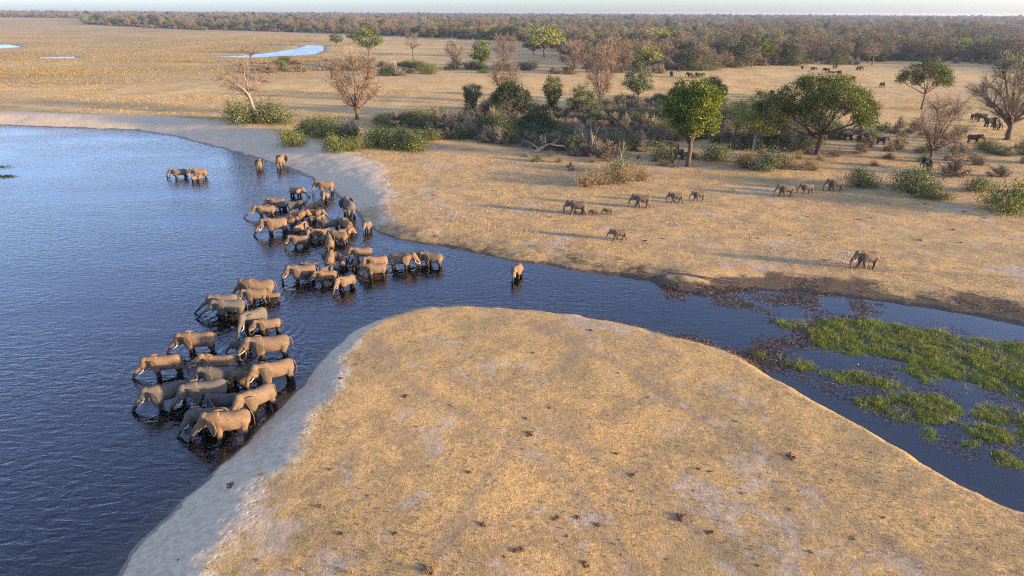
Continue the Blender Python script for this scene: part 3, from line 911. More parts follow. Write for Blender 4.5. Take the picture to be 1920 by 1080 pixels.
WALK = [
    (1083, 402, 182, 2.25, 'walk', 'tusked cow walking ahead of two tiny calves on dry grass'),
    (1115, 403, 182, 1.0, 'calf_walk', 'first tiny calf close behind the walking cow'),
    (1141, 402, 182, 1.08, 'calf_walk', 'second tiny calf trailing the walking cow'),
    (1204, 389, 184, 2.35, 'walk2', 'tusked elephant walking alone behind the two tiny calves'),
    (1268, 380, 184, 1.9, 'walk', 'front one of two young elephants walking midway along the dry bank'),
    (1310, 377, 182, 1.8, 'walk2', 'rear one of two young elephants walking midway along the dry bank'),
    (1473, 368, 184, 2.35, 'walk2', 'tusked elephant leading the trio that walks out from the thicket'),
    (1512, 363, 184, 1.9, 'walk', 'young elephant in the middle of the trio that walks out from the thicket'),
    (1566, 358, 182, 2.45, 'walk2', 'big tusked elephant last of the trio that walks out from the thicket'),
    (1161, 450, 184, 1.75, 'walk', 'lone young elephant walking closest to the channel'),
    (1624, 503, 186, 2.45, 'walk2', 'large tusked elephant walking alone above the muddy backwater'),
]
for e in WALK:
    add_elephant(*e[:5], e[5], G_L, True)
FAR = [
    (738, 240, 180, 2.3, 'hang', 'brown elephant half hidden behind the bright green bushes near the bank'),
    (1263, 283, 190, 2.5, 'hang', 'largest dark elephant in the shade under the lush green tree'),
    (1251, 296, 185, 1.8, 'hang', 'small dark elephant farthest from the trunk of the lush green tree'),
    (1271, 297, 200, 2.2, 'hang', 'dark elephant facing out below the largest under the lush green tree'),
    (1285, 299, 10, 1.8, 'hang', 'dark young elephant right beside the trunk of the lush green tree'),
    (1588, 263, 170, 2.3, 'hang', 'dark elephant closest to the trunk beneath the wide flat acacia'),
    (1611, 266, 250, 2.0, 'hang', 'dark elephant facing out beneath the wide flat acacia crown'),
    (1626, 266, 80, 2.1, 'fan', 'dark elephant seen from behind beneath the wide flat acacia crown'),
    (1652, 271, 0, 2.0, 'hang', 'dark elephant at the outer rim of the wide flat acacia shade'),
    (1737, 318, 95, 2.4, 'hang', 'dark elephant seen from behind in front of the reddish bare tree trunk'),
    (1839, 228, 170, 2.5, 'hang', 'elephant under the half bare giant tree, farthest back there'),
    (1826, 225, 10, 2.0, 'hang', 'young elephant half hidden under the half bare giant tree'),
    (1856, 238, 0, 2.9, 'hang', 'biggest dark elephant standing under the half bare giant tree'),
    (1868, 244, 20, 2.0, 'hang', 'smaller dark elephant in front of the biggest under the giant tree'),
    (1824, 269, -10, 2.5, 'fan', 'dark elephant walking in the open toward the half bare giant tree'),
    (1428, 183, 200, 2.2, 'hang', 'first dark elephant of the five beside the loose light green tree'),
    (1442, 188, 190, 2.3, 'hang', 'front dark elephant of the five beside the loose light green tree'),
    (1448, 180, 90, 2.3, 'hang', 'rear dark elephant of the five beside the loose light green tree'),
    (1454, 185, 270, 1.8, 'hang', 'small dark elephant of the five beside the loose light green tree'),
    (1462, 183, 280, 2.6, 'fan', 'sunlit largest elephant of the five beside the loose light green tree'),
    (1259, 143, 90, 2.4, 'hang', 'lone dark elephant on the pale plain left of the tight foursome'),
    (1272, 134, 90, 2.3, 'hang', 'dark elephant at the edge of the brush behind the pale plain'),
    (1293, 145, 180, 2.5, 'hang', 'left elephant of the tight foursome on the pale plain'),
    (1299, 147, 230, 2.3, 'hang', 'front elephant of the tight foursome on the pale plain'),
    (1306, 145, 80, 2.4, 'hang', 'third elephant of the tight foursome on the pale plain'),
    (1314, 146, 0, 2.4, 'hang', 'right elephant of the tight foursome on the pale plain'),
    (1504, 130, 90, 2.0, 'hang', 'small dark elephant at the far left of the scattered plain herd'),
    (1524, 133, 0, 2.3, 'hang', 'dark elephant walking toward the scattered plain herd'),
    (1550, 136, 180, 2.5, 'hang', 'adult at the left of two calves on the far plain'),
    (1556, 138, 180, 1.4, 'calf', 'smaller calf between two adults on the far plain'),
    (1563, 139, 180, 1.6, 'calf', 'larger calf between two adults on the far plain'),
    (1565, 129, 10, 2.2, 'hang', 'dark elephant standing behind the two calves on the far plain'),
    (1572, 141, 270, 2.5, 'hang', 'adult at the right of two calves on the far plain'),
    (1610, 133, 0, 2.6, 'walk', 'large dark elephant side on beside a rusty bush on the far plain'),
    (1599, 151, 280, 2.2, 'fan', 'sunlit brown elephant facing the camera on the far plain'),
    (1653, 164, 270, 2.4, 'fan', 'sunlit brown elephant alone on the plain near the small umbrella tree'),
    (1726, 128, 180, 2.4, 'hang', 'dark elephant at the forest edge above the small umbrella tree'),
    (1742, 121, 90, 2.5, 'hang', 'farthest dark elephant entering the forest'),
]
for e in FAR:
    add_elephant(*e[:5], e[5], G_F, True)
build_water()

# ------------------------------------------------------------------ trees and bushes
class Wood:
    def __init__(s): s.V, s.Q, s.n = [], [], 0
    def tube(s, pts, rad, n=5):
        pts = np.asarray(pts, float)
        m = len(pts)
        d = np.gradient(pts, axis=0)
        d /= np.linalg.norm(d, axis=1, keepdims=True) + 1e-9
        ref = np.where(np.abs(d[:, 2:3]) > 0.9, np.array([[1.0, 0, 0]]), np.array([[0, 0, 1.0]]))
        a = np.cross(d, ref); a /= np.linalg.norm(a, axis=1, keepdims=True) + 1e-9
        b = np.cross(d, a)
        t = np.arange(n) * 2 * math.pi / n
        ring = pts[:, None, :] + np.asarray(rad)[:, None, None] * (a[:, None, :] * np.cos(t)[None, :, None] + b[:, None, :] * np.sin(t)[None, :, None])
        s.V.append(ring.reshape(-1, 3))
        k = np.arange(m - 1)[:, None] * n
        i = np.arange(n)[None, :]
        j = (i + 1) % n
        s.Q.append((np.stack([k + i, k + j, k + n + j, k + n + i], -1).reshape(-1, 4) + s.n))
        s.n += m * n
    def arrays(s): return np.concatenate(s.V), np.concatenate(s.Q)

def bez(a, b, c, n, rng, jit):
    t = np.linspace(0, 1, n)[:, None]
    p = (1 - t) ** 2 * a + 2 * t * (1 - t) * b + t ** 2 * c
    j = rng.normal(0, jit, p.shape)
    j[0] = 0
    return p + j

def leaf_arrays(C, size, rng, aspect=0.6, flat=0.0):
    n = len(C)
    u = rng.normal(size=(n, 3)); u[:, 2] *= (1 - flat)
    u /= np.linalg.norm(u, axis=1, keepdims=True)
    w = rng.normal(size=(n, 3)); w[:, 2] *= (1 - flat)
    v = np.cross(u, w); v /= np.linalg.norm(v, axis=1, keepdims=True) + 1e-9
    if flat: 
        v = np.cross(u, np.array([[0, 0, 1.0]]) + rng.normal(0, 0.45, (n, 3))); v /= np.linalg.norm(v, axis=1, keepdims=True) + 1e-9
    s = (size * rng.uniform(0.6, 1.35, n))[:, None]
    V = np.stack([C - u * s, C + v * s * aspect, C + u * s, C - v * s * aspect], 1).reshape(-1, 3)
    Q = np.arange(n * 4).reshape(-1, 4)
    return V, Q

def twig_arrays(P, D, length, width, rng):
    n = len(P)
    L = (length * rng.uniform(0.5, 1.4, n))[:, None]
    side = np.cross(D, rng.normal(size=(n, 3))); side /= np.linalg.norm(side, axis=1, keepdims=True) + 1e-9
    bend = rng.normal(0, 0.22, (n, 3))
    mid = P + D * L * 0.5 + bend * L * 0.3
    tip = P + D * L + bend * L
    w = width
    V = np.stack([P - side * w, P + side * w, mid + side * w * 0.7, mid - side * w * 0.7, tip], 1).reshape(-1, 3)
    b = np.arange(n)[:, None] * 5
    Q = (b + np.array([[0, 1, 2, 3]]))
    T = (b + np.array([[3, 2, 4]]))
    return V, Q, T, mid, tip

def envelope(shape, H, W, cb, n, rng):
    if shape == 'umbrella':
        r = np.sqrt(rng.uniform(0, 1, n)); a = rng.uniform(0, 2 * math.pi, n)
        lump = 0.88 + 0.16 * np.sin(a * 3 + 1.0) + 0.07 * np.sin(a * 7 + 2)
        x, y = r * np.cos(a) * W / 2 * lump, r * np.sin(a) * W / 2 * lump
        z = H - (H - cb) * (0.75 * r ** 2.2) - rng.uniform(0, 1, n) * (H - cb) * 0.28
    elif shape == 'vase':
        k = rng.uniform(0, 1, n) ** 0.7
        r = np.sqrt(rng.uniform(0.05, 1, n)); a = rng.uniform(0, 2 * math.pi, n)
        rr = W / 2 * np.clip(k, 0.05, 1) ** 0.75 * np.sqrt(np.clip(1.08 - k ** 5, 0, 1))
        x, y, z = r * rr * np.cos(a), r * rr * np.sin(a), cb + (H - cb) * k
    else:
        v = rng.normal(size=(n, 3)); v /= np.linalg.norm(v, axis=1, keepdims=True)
        rad = rng.uniform(0.12, 1, n) ** 0.42
        lump = 0.86 + 0.18 * np.sin(3 * np.arctan2(v[:, 1], v[:, 0]) + 2 * v[:, 2]) * np.cos(4 * v[:, 2])
        v = v * (rad * lump)[:, None]
        x, y = v[:, 0] * W / 2, v[:, 1] * W / 2
        zz = v[:, 2]
        if shape == 'dome': zz = np.where(zz < 0, zz * 0.55, zz)
        lo = -0.55 if shape == 'dome' else -1
        z = cb + (H - cb) * (zz - lo) / (1 - lo)
    return np.stack([x, y, z], 1)

def grow_tree(seed, H, W, cb, shape='dome', limbs=7, subs=9, fork=0.28, rad=0.3, lean=(0, 0), leaf=None, leaf_n=14, leaf_sig=0.5, leaf_size=0.2,
              twigs=0, twig_len=1.1, twig_w=0.02, flat=0.0, skip=0.0, gnarl=0.10):
    rng = np.random.default_rng(seed)
    wood = Wood()
    S = envelope(shape, H, W, cb, limbs * 60, rng)
    lean = np.array([lean[0], lean[1], 0.0])
    S = S + lean * (S[:, 2:3] / H)
    # spread-out limb targets
    ctr = [S[rng.integers(len(S))]]
    for _ in range(limbs - 1):
        d = np.min([((S - c) ** 2).sum(1) for c in ctr], axis=0)
        ctr.append(S[np.argmax(d * rng.uniform(0.6, 1, len(S)))])
    ctr = np.array(ctr)
    fz = H * fork
    fk = np.array([0, 0, fz]) + lean * 0.9 * fork
    trunk = bez(np.array([0, 0, -0.3]), np.array([0, 0, fz * 0.5]) + lean * fork * 0.3, fk, 6, rng, rad * 0.18)
    tr = np.linspace(1.25, 0.82, 6) * rad; tr[0] *= 1.35
    wood.tube(trunk, tr, 7)
    own = np.argmin(((S[:, None, :] - ctr[None]) ** 2).sum(2), axis=1)
    LC, TP, TD = [], [], []
    for li, c in enumerate(ctr):
        start = trunk[rng.integers(4, 6)]
        end = fk + (c - fk) * 0.82
        ctl = fk + (c - fk) * 0.45 + np.array([0, 0, (0.10 if shape != 'umbrella' else -0.06) * np.linalg.norm(c - fk)])
        path = bez(start, ctl, end, 8, rng, gnarl * 0.5 * W / 10)
        r0 = rad * (0.62 + 0.3 * rng.random()) * (0.75 if limbs > 8 else 0.9)
        wood.tube(path, np.linspace(r0, r0 * 0.22, 8), 5)
        mine = S[own == li]
        if len(mine) == 0: continue
        pick = mine[rng.permutation(len(mine))[:subs]]
        for tip in pick:
            k = min(7, max(2, int(np.argmin(((path - tip) ** 2).sum(1)) - rng.integers(0, 3))))
            s0 = path[k]
            mid = s0 + (tip - s0) * 0.5 + rng.normal(0, 0.10, 3) * np.linalg.norm(tip - s0) + np.array([0, 0, 0.08 * np.linalg.norm(tip - s0)])
            sub = bez(s0, mid, tip, 5, rng, gnarl * 0.35 * W / 10)
            rs = r0 * 0.30
            wood.tube(sub, np.linspace(rs, max(rs * 0.22, 0.012), 5), 3)
            if leaf is not None and rng.random() >= skip:
                q = rng.normal(0, leaf_sig, (leaf_n, 3)); q[:, 2] *= 0.62
                LC.append(tip + q)
                q = rng.normal(0, leaf_sig * 0.7, (leaf_n // 3, 3))
                LC.append(sub[3] + q)
            if twigs:
                t = rng.uniform(0.15, 1, twigs)[:, None] * 4
                i0 = np.minimum(t.astype(int), 3)
                f = t - i0
                P = sub[i0[:, 0]] * (1 - f) + sub[i0[:, 0] + 1] * f
                dirn = (tip - s0) / (np.linalg.norm(tip - s0) + 1e-9)
                out = tip - np.array([0, 0, cb * 0.8 + 0.2 * H]); out /= np.linalg.norm(out) + 1e-9
                D = dirn * 0.5 + out * 0.6 + rng.normal(0, 0.55, (twigs, 3))
                D /= np.linalg.norm(D, axis=1, keepdims=True)
                TP.append(P); TD.append(D)
    V, Q = wood.arrays()
    parts = []
    T = np.zeros((0, 3), int)
    if TP:
        P, D = np.concatenate(TP), np.concatenate(TD)
        v1, q1, t1, m1, e1 = twig_arrays(P, D, twig_len, twig_w, rng)
        D2 = D[np.repeat(np.arange(len(D)), 2)] * 0.6 + rng.normal(0, 0.55, (2 * len(D), 3))
        D2 /= np.linalg.norm(D2, axis=1, keepdims=True)
        v2, q2, t2, _, _ = twig_arrays(np.repeat(m1, 2, axis=0), D2, twig_len * 0.6, twig_w * 0.7, rng)
        parts.append((np.concatenate([v1, v2]), np.concatenate([q1, q2 + len(v1)]), np.concatenate([t1, t2 + len(v1)])))
    if LC:
        v, q = leaf_arrays(np.concatenate(LC), leaf_size, rng, 0.6, flat)
        parts.append((v, q, np.zeros((0, 3), int)))
    CV, CQ, CT, off = [], [], [], 0
    for v, q, t in parts:
        CV.append(v); CQ.append(q + off); CT.append(t + off); off += len(v)
    return (V, Q), (np.concatenate(CV), np.concatenate(CQ), np.concatenate(CT))

def grow_bush(seed, H, W, stems=14, lumps=16, leaf_n=60, leaf_size=0.12, twigs=0, twig_len=0.5, twig_w=0.012, leafy=True):
    rng = np.random.default_rng(seed)
    wood = Wood()
    a = rng.uniform(0, 2 * math.pi, lumps)
    el = np.arccos(rng.uniform(0.02, 1, lumps))
    r = rng.uniform(0.45, 0.95, lumps)
    stretch = 1 + 0.3 * np.cos(a * 2 + rng.uniform(0, 6))
    C = np.stack([np.cos(a) * np.sin(el) * W / 2 * r * stretch, np.sin(a) * np.sin(el) * W / 2 * r * stretch, np.cos(el) * H * r * rng.uniform(0.8, 1.1, lumps)], 1)
    C[:, 2] = np.maximum(C[:, 2], H * 0.12)
    LC, TP, TD = [], [], []
    for i in range(max(stems, lumps)):
        c = C[i % lumps] + rng.normal(0, 0.1 * W, 3) * (i >= lumps)
        c[2] = max(c[2], 0.1)
        b0 = np.array([rng.normal(0, W * 0.05), rng.normal(0, W * 0.05), -0.1])
        p = bez(b0, b0 * 0.3 + c * np.array([0.35, 0.35, 0.65]), c, 5, rng, 0.03 * W)
        wood.tube(p, np.linspace(0.035, 0.010, 5) * (0.6 + H / 5), 3)
        if leafy and i < lumps:
            q = rng.normal(0, 1, (leaf_n, 3)) * np.array([W * 0.12, W * 0.12, H * 0.13])
            LC.append(c + q)
        if twigs:
            t = rng.uniform(0.3, 1, twigs)[:, None] * 4
            k = np.minimum(t.astype(int), 3); f = t - k
            P = p[k[:, 0]] * (1 - f) + p[k[:, 0] + 1] * f
            out = c / (np.linalg.norm(c) + 1e-9)
            D = out * 0.7 + np.array([0, 0, 0.25]) + rng.normal(0, 0.55, (twigs, 3))
            D /= np.linalg.norm(D, axis=1, keepdims=True)
            TP.append(P); TD.append(D)
    V, Q = wood.arrays()
    CV, CQ, CT, off = [], [], [], 0
    if TP:
        P, D = np.concatenate(TP), np.concatenate(TD)
        v, q, t, m1, _ = twig_arrays(P, D, twig_len, twig_w, rng)
        CV.append(v); CQ.append(q); CT.append(t); off = len(v)
        D2 = D[np.repeat(np.arange(len(D)), 2)] * 0.6 + rng.normal(0, 0.6, (2 * len(D), 3))
        D2 /= np.linalg.norm(D2, axis=1, keepdims=True)
        v, q, t, _, _ = twig_arrays(np.repeat(m1, 2, axis=0), D2, twig_len * 0.6, twig_w * 0.8, rng)
        CV.append(v); CQ.append(q + off); CT.append(t + off); off += len(v)
    if LC:
        L_ = np.concatenate(LC)
        L_[:, 2] = np.abs(L_[:, 2]) + 0.03
        v, q = leaf_arrays(L_, leaf_size, rng)
        CV.append(v); CQ.append(q + off); CT.append(np.zeros((0, 3), int))
    return (V, Q), (np.concatenate(CV), np.concatenate(CQ), np.concatenate(CT))

def proto(name, geo, bark, crown_mat, H, W):
    (V, Q), (cv, cq, ct) = geo
    return dict(trunk=mesh_np('trunk', V, quads=Q, mat=bark, smooth=True), crown=mesh_np('crown', cv, tris=ct, quads=cq, mat=crown_mat), H=H, W=W, geo=geo, mats=(bark, crown_mat))

PR = {}
def tree_proto(key, bark, mat, H, W, cb, seed, **kw):
    PR[key] = proto(key, grow_tree(seed, H, W, cb, **kw), bark, mat, H, W)
def bush_proto(key, bark, mat, H, W, seed, **kw):
    PR[key] = proto(key, grow_bush(seed, H, W, **kw), bark, mat, H, W)

BARE = dict(leaf=None, twigs=15, twig_len=1.35, twig_w=0.02)
tree_proto('bare_a', M_BARK_RED, M_TWIG, 14, 14, 2.2, 1, shape='round', limbs=11, subs=16, fork=.13, rad=.36, **BARE)
tree_proto('bare_b', M_BARK, M_TWIG, 12, 11, 2.4, 2, shape='round', limbs=9, subs=14, fork=.24, rad=.30, **BARE)
tree_proto('bare_vase', M_BARK_RED, M_TWIG, 14, 11, 1.5, 3, shape='vase', limbs=12, subs=12, fork=.08, rad=.22, leaf=None, twigs=15, twig_len=1.5, twig_w=.022)
tree_proto('bare_lean', M_DEADWOOD, M_TWIG, 14, 13, 6.5, 4, shape='dome', limbs=8, subs=9, fork=.48, rad=.40, lean=(-4.5, 0), leaf=None, twigs=20, twig_len=1.3, twig_w=.022)
tree_proto('bare_thin', M_BARK_RED, M_TWIG, 13, 8, 4.0, 5, shape='dome', limbs=6, subs=8, fork=.33, rad=.26, leaf=None, twigs=16, twig_len=1.2, twig_w=.022)
tree_proto('bare_wide', M_BARK_RED, M_TWIG, 13, 16, 3.0, 6, shape='dome', limbs=11, subs=14, fork=.17, rad=.30, leaf=None, twigs=22, twig_len=1.4, twig_w=.022)
tree_proto('half_bare', M_BARK, M_TWIG_GREY, 20, 22, 5.0, 7, shape='dome', limbs=13, subs=15, fork=.16, rad=.62, leaf=None, twigs=30, twig_len=1.5, twig_w=.024)
tree_proto('lush', M_BARK, M_LEAF_LUSH, 15, 12, 4.4, 8, shape='round', limbs=14, subs=17, fork=.30, rad=.42, leaf=1, leaf_n=100, leaf_sig=.55, leaf_size=.16)
tree_proto('lush_b', M_BARK, M_LEAF_LUSH, 14, 14, 3.0, 9, shape='dome', limbs=10, subs=11, fork=.22, rad=.36, leaf=1, leaf_n=26, leaf_sig=.70, leaf_size=.27)
tree_proto('light', M_DEADWOOD, M_LEAF_LIGHT, 12, 13, 3.2, 10, shape='dome', limbs=10, subs=9, fork=.26, rad=.30, leaf=1, leaf_n=100, leaf_sig=.55, leaf_size=.15, skip=.06)
tree_proto('light_far', M_BARK, M_LEAF_LIGHT, 13, 15, 4.0, 11, shape='dome', limbs=9, subs=9, fork=.26, rad=.30, leaf=1, leaf_n=22, leaf_sig=.75, leaf_size=.30)
tree_proto('umbrella', M_BARK, M_LEAF_ACACIA, 15.5, 25, 7.0, 12, shape='umbrella', limbs=16, subs=20, fork=.26, rad=.46, leaf=1, leaf_n=125, leaf_sig=.70, leaf_size=.16, flat=.35, skip=.04)
tree_proto('umbrella_small', M_BARK_RED, M_LEAF_ACACIA, 11, 14, 5.5, 13, shape='umbrella', limbs=10, subs=12, fork=.40, rad=.24, leaf=1, leaf_n=95, leaf_sig=.55, leaf_size=.155, flat=.35)
tree_proto('umbrella_dark', M_BARK, M_LEAF_DARK, 11, 15, 5.0, 14, shape='umbrella', limbs=11, subs=11, fork=.28, rad=.32, leaf=1, leaf_n=44, leaf_sig=.70, leaf_size=.26, flat=.3)
tree_proto('olive_a', M_BARK, M_LEAF_OLIVE, 10, 9, 2.2, 15, shape='dome', limbs=8, subs=10, fork=.22, rad=.22, leaf=1, leaf_n=64, leaf_sig=.50, leaf_size=.155, skip=.1)
tree_proto('olive_b', M_BARK, M_LEAF_OLIVE, 9, 8, 1.6, 16, shape='vase', limbs=9, subs=10, fork=.12, rad=.18, leaf=1, leaf_n=60, leaf_sig=.45, leaf_size=.155, skip=.1)
tree_proto('dark_round', M_BARK, M_LEAF_DARK, 12, 13, 2.5, 17, shape='dome', limbs=9, subs=10, fork=.2, rad=.3, leaf=1, leaf_n=24, leaf_sig=.70, leaf_size=.27)
# lighter meshes for the wood
FB = dict(leaf=1, leaf_n=14, leaf_sig=.6, leaf_size=.16, twigs=9, twig_len=1.4, twig_w=.05)
for k in range(4):
    tree_proto('wood_bare_%d' % k, M_BARK, M_TWIG_FAR, 12 + k % 2 * 1.5, 11 + k, 3.0, 20 + k, shape=('dome', 'dome', 'vase', 'dome')[k], limbs=8, subs=11, fork=.2, rad=.28, **FB)
tree_proto('wood_green_0', M_BARK, M_LEAF_OLIVE, 12, 12, 3.0, 25, shape='dome', limbs=8, subs=9, fork=.22, rad=.3, leaf=1, leaf_n=20, leaf_sig=.75, leaf_size=.30)
tree_proto('wood_green_1', M_BARK, M_LEAF_DARK, 12, 13, 4.0, 26, shape='dome', limbs=8, subs=9, fork=.25, rad=.3, leaf=1, leaf_n=20, leaf_sig=.80, leaf_size=.32)
tree_proto('wood_green_2', M_BARK, M_LEAF_LIGHT, 12, 13, 4.5, 27, shape='umbrella', limbs=8, subs=9, fork=.3, rad=.3, leaf=1, leaf_n=20, leaf_sig=.80, leaf_size=.30)
# dead snags
tree_proto('snag', M_DEADWOOD, M_DEADWOOD, 7.5, 4, 2.5, 30, shape='vase', limbs=4, subs=3, fork=.42, rad=.17, leaf=None, twigs=2, twig_len=.7, twig_w=.02)
tree_proto('snag_b', M_DEADWOOD, M_DEADWOOD, 7, 6, 1.8, 31, shape='vase', limbs=6, subs=4, fork=.2, rad=.20, leaf=None, twigs=2, twig_len=.8, twig_w=.02)
for k in range(3):
    bush_proto('bush_green_%d' % k, M_BARK, M_LEAF_BUSH, 4.5, 8, 40 + k, stems=20, lumps=40, leaf_n=100, leaf_size=.14)
    bush_proto('bush_olive_%d' % k, M_BARK, M_LEAF_OLIVE, 4.5, 7.5, 50 + k, stems=20, lumps=36, leaf_n=90, leaf_size=.135, twigs=10, twig_len=.7)
    bush_proto('bush_dry_%d' % k, M_BARK, M_TWIG_GREY, 3, 4.5, 60 + k, stems=26, lumps=26, twigs=34, twig_len=.8, twig_w=.024, leafy=False)
    bush_proto('bush_rust_%d' % k, M_BARK, M_TWIG, 3, 4.5, 80 + k, stems=24, lumps=24, leaf_n=8, leaf_size=.10, twigs=32, twig_len=.75, twig_w=.024)
for k in range(2):
    bush_proto('bush_gold_%d' % k, M_BARK_RED, M_TWIG_GOLD, 3, 5, 70 + k, stems=30, lumps=30, leaf_n=30, leaf_size=.08, twigs=22, twig_len=.6, twig_w=.015)
    bush_proto('bush_dark_%d' % k, M_BARK, M_LEAF_DARK, 4.5, 8, 75 + k, stems=16, lumps=36, leaf_n=95, leaf_size=.15)

vr = random.Random(11)
RANKED = []         # things whose label is completed from the landmark they stand next to
def ordinal(n):
    w = ['', 'second ', 'third ', 'fourth ', 'fifth ', 'sixth ', 'seventh ', 'eighth ', 'ninth ', 'tenth ']
    return w[n] if n < 10 else '%d%s ' % (n + 1, {1: 'st', 2: 'nd', 3: 'rd'}.get((n + 1) % 10 if n + 1 not in (11, 12, 13) else 0, 'th'))
def finish_labels(landmarks):
    groups = {}
    for o, phrase in RANKED:
        x, y = o.location.x, o.location.y
        def seen(l):          # compare as seen, by bearing and distance
            r0, r1 = math.hypot(x, y), math.hypot(l[1], l[2])
            return (r1 * (math.atan2(x, y) - math.atan2(l[1], l[2]))) ** 2 + (r0 - r1) ** 2
        nm, lx, ly = min(landmarks, key=seen)
        side = r1 = math.hypot(lx, ly) * (math.atan2(x, y) - math.atan2(lx, ly))
        dep = math.hypot(x, y) - math.hypot(lx, ly)
        rel = ('left of' if side < 0 else 'right of') if abs(side) > abs(dep) else ('behind' if dep > 0 else 'in front of')
        groups.setdefault((phrase, rel, nm), []).append((side * side + dep * dep, o))
    for (phrase, rel, nm), L in groups.items():
        L.sort(key=lambda t: t[0])
        for i, (_, o) in enumerate(L):
            o['label'] = '%snearest %s %s the %s' % (ordinal(i), phrase, rel, nm) if len(L) > 1 else '%s %s the %s' % (phrase, rel, nm)

def plant(key, loc, H, W, label, cat, group=None, rz=None, name='tree'):
    p = PR[key]
    root = bpy.data.objects.new(name, None)
    root.empty_display_size = 0.5
    COL.objects.link(root)
    root.location = loc
    root.rotation_euler = (0, 0, vr.uniform(0, 6.28) if rz is None else rz)
    root.scale = (W / p['W'], W / p['W'], H / p['H'])
    link('trunk' if cat == 'tree' else 'stems', p['trunk'], root)
    link('crown' if cat == 'tree' else 'foliage', p['crown'], root)
    return tag(root, label, cat, group)

def tree_px(key, px, py, top, wpx, label, name='tree', rz=None, group=None, cat='tree'):
    p = at_ground(px, py)
    s = ppm(py)
    return plant(key, p, (py - top) / s * 1.03, wpx / s, label, cat, group, rz, name)

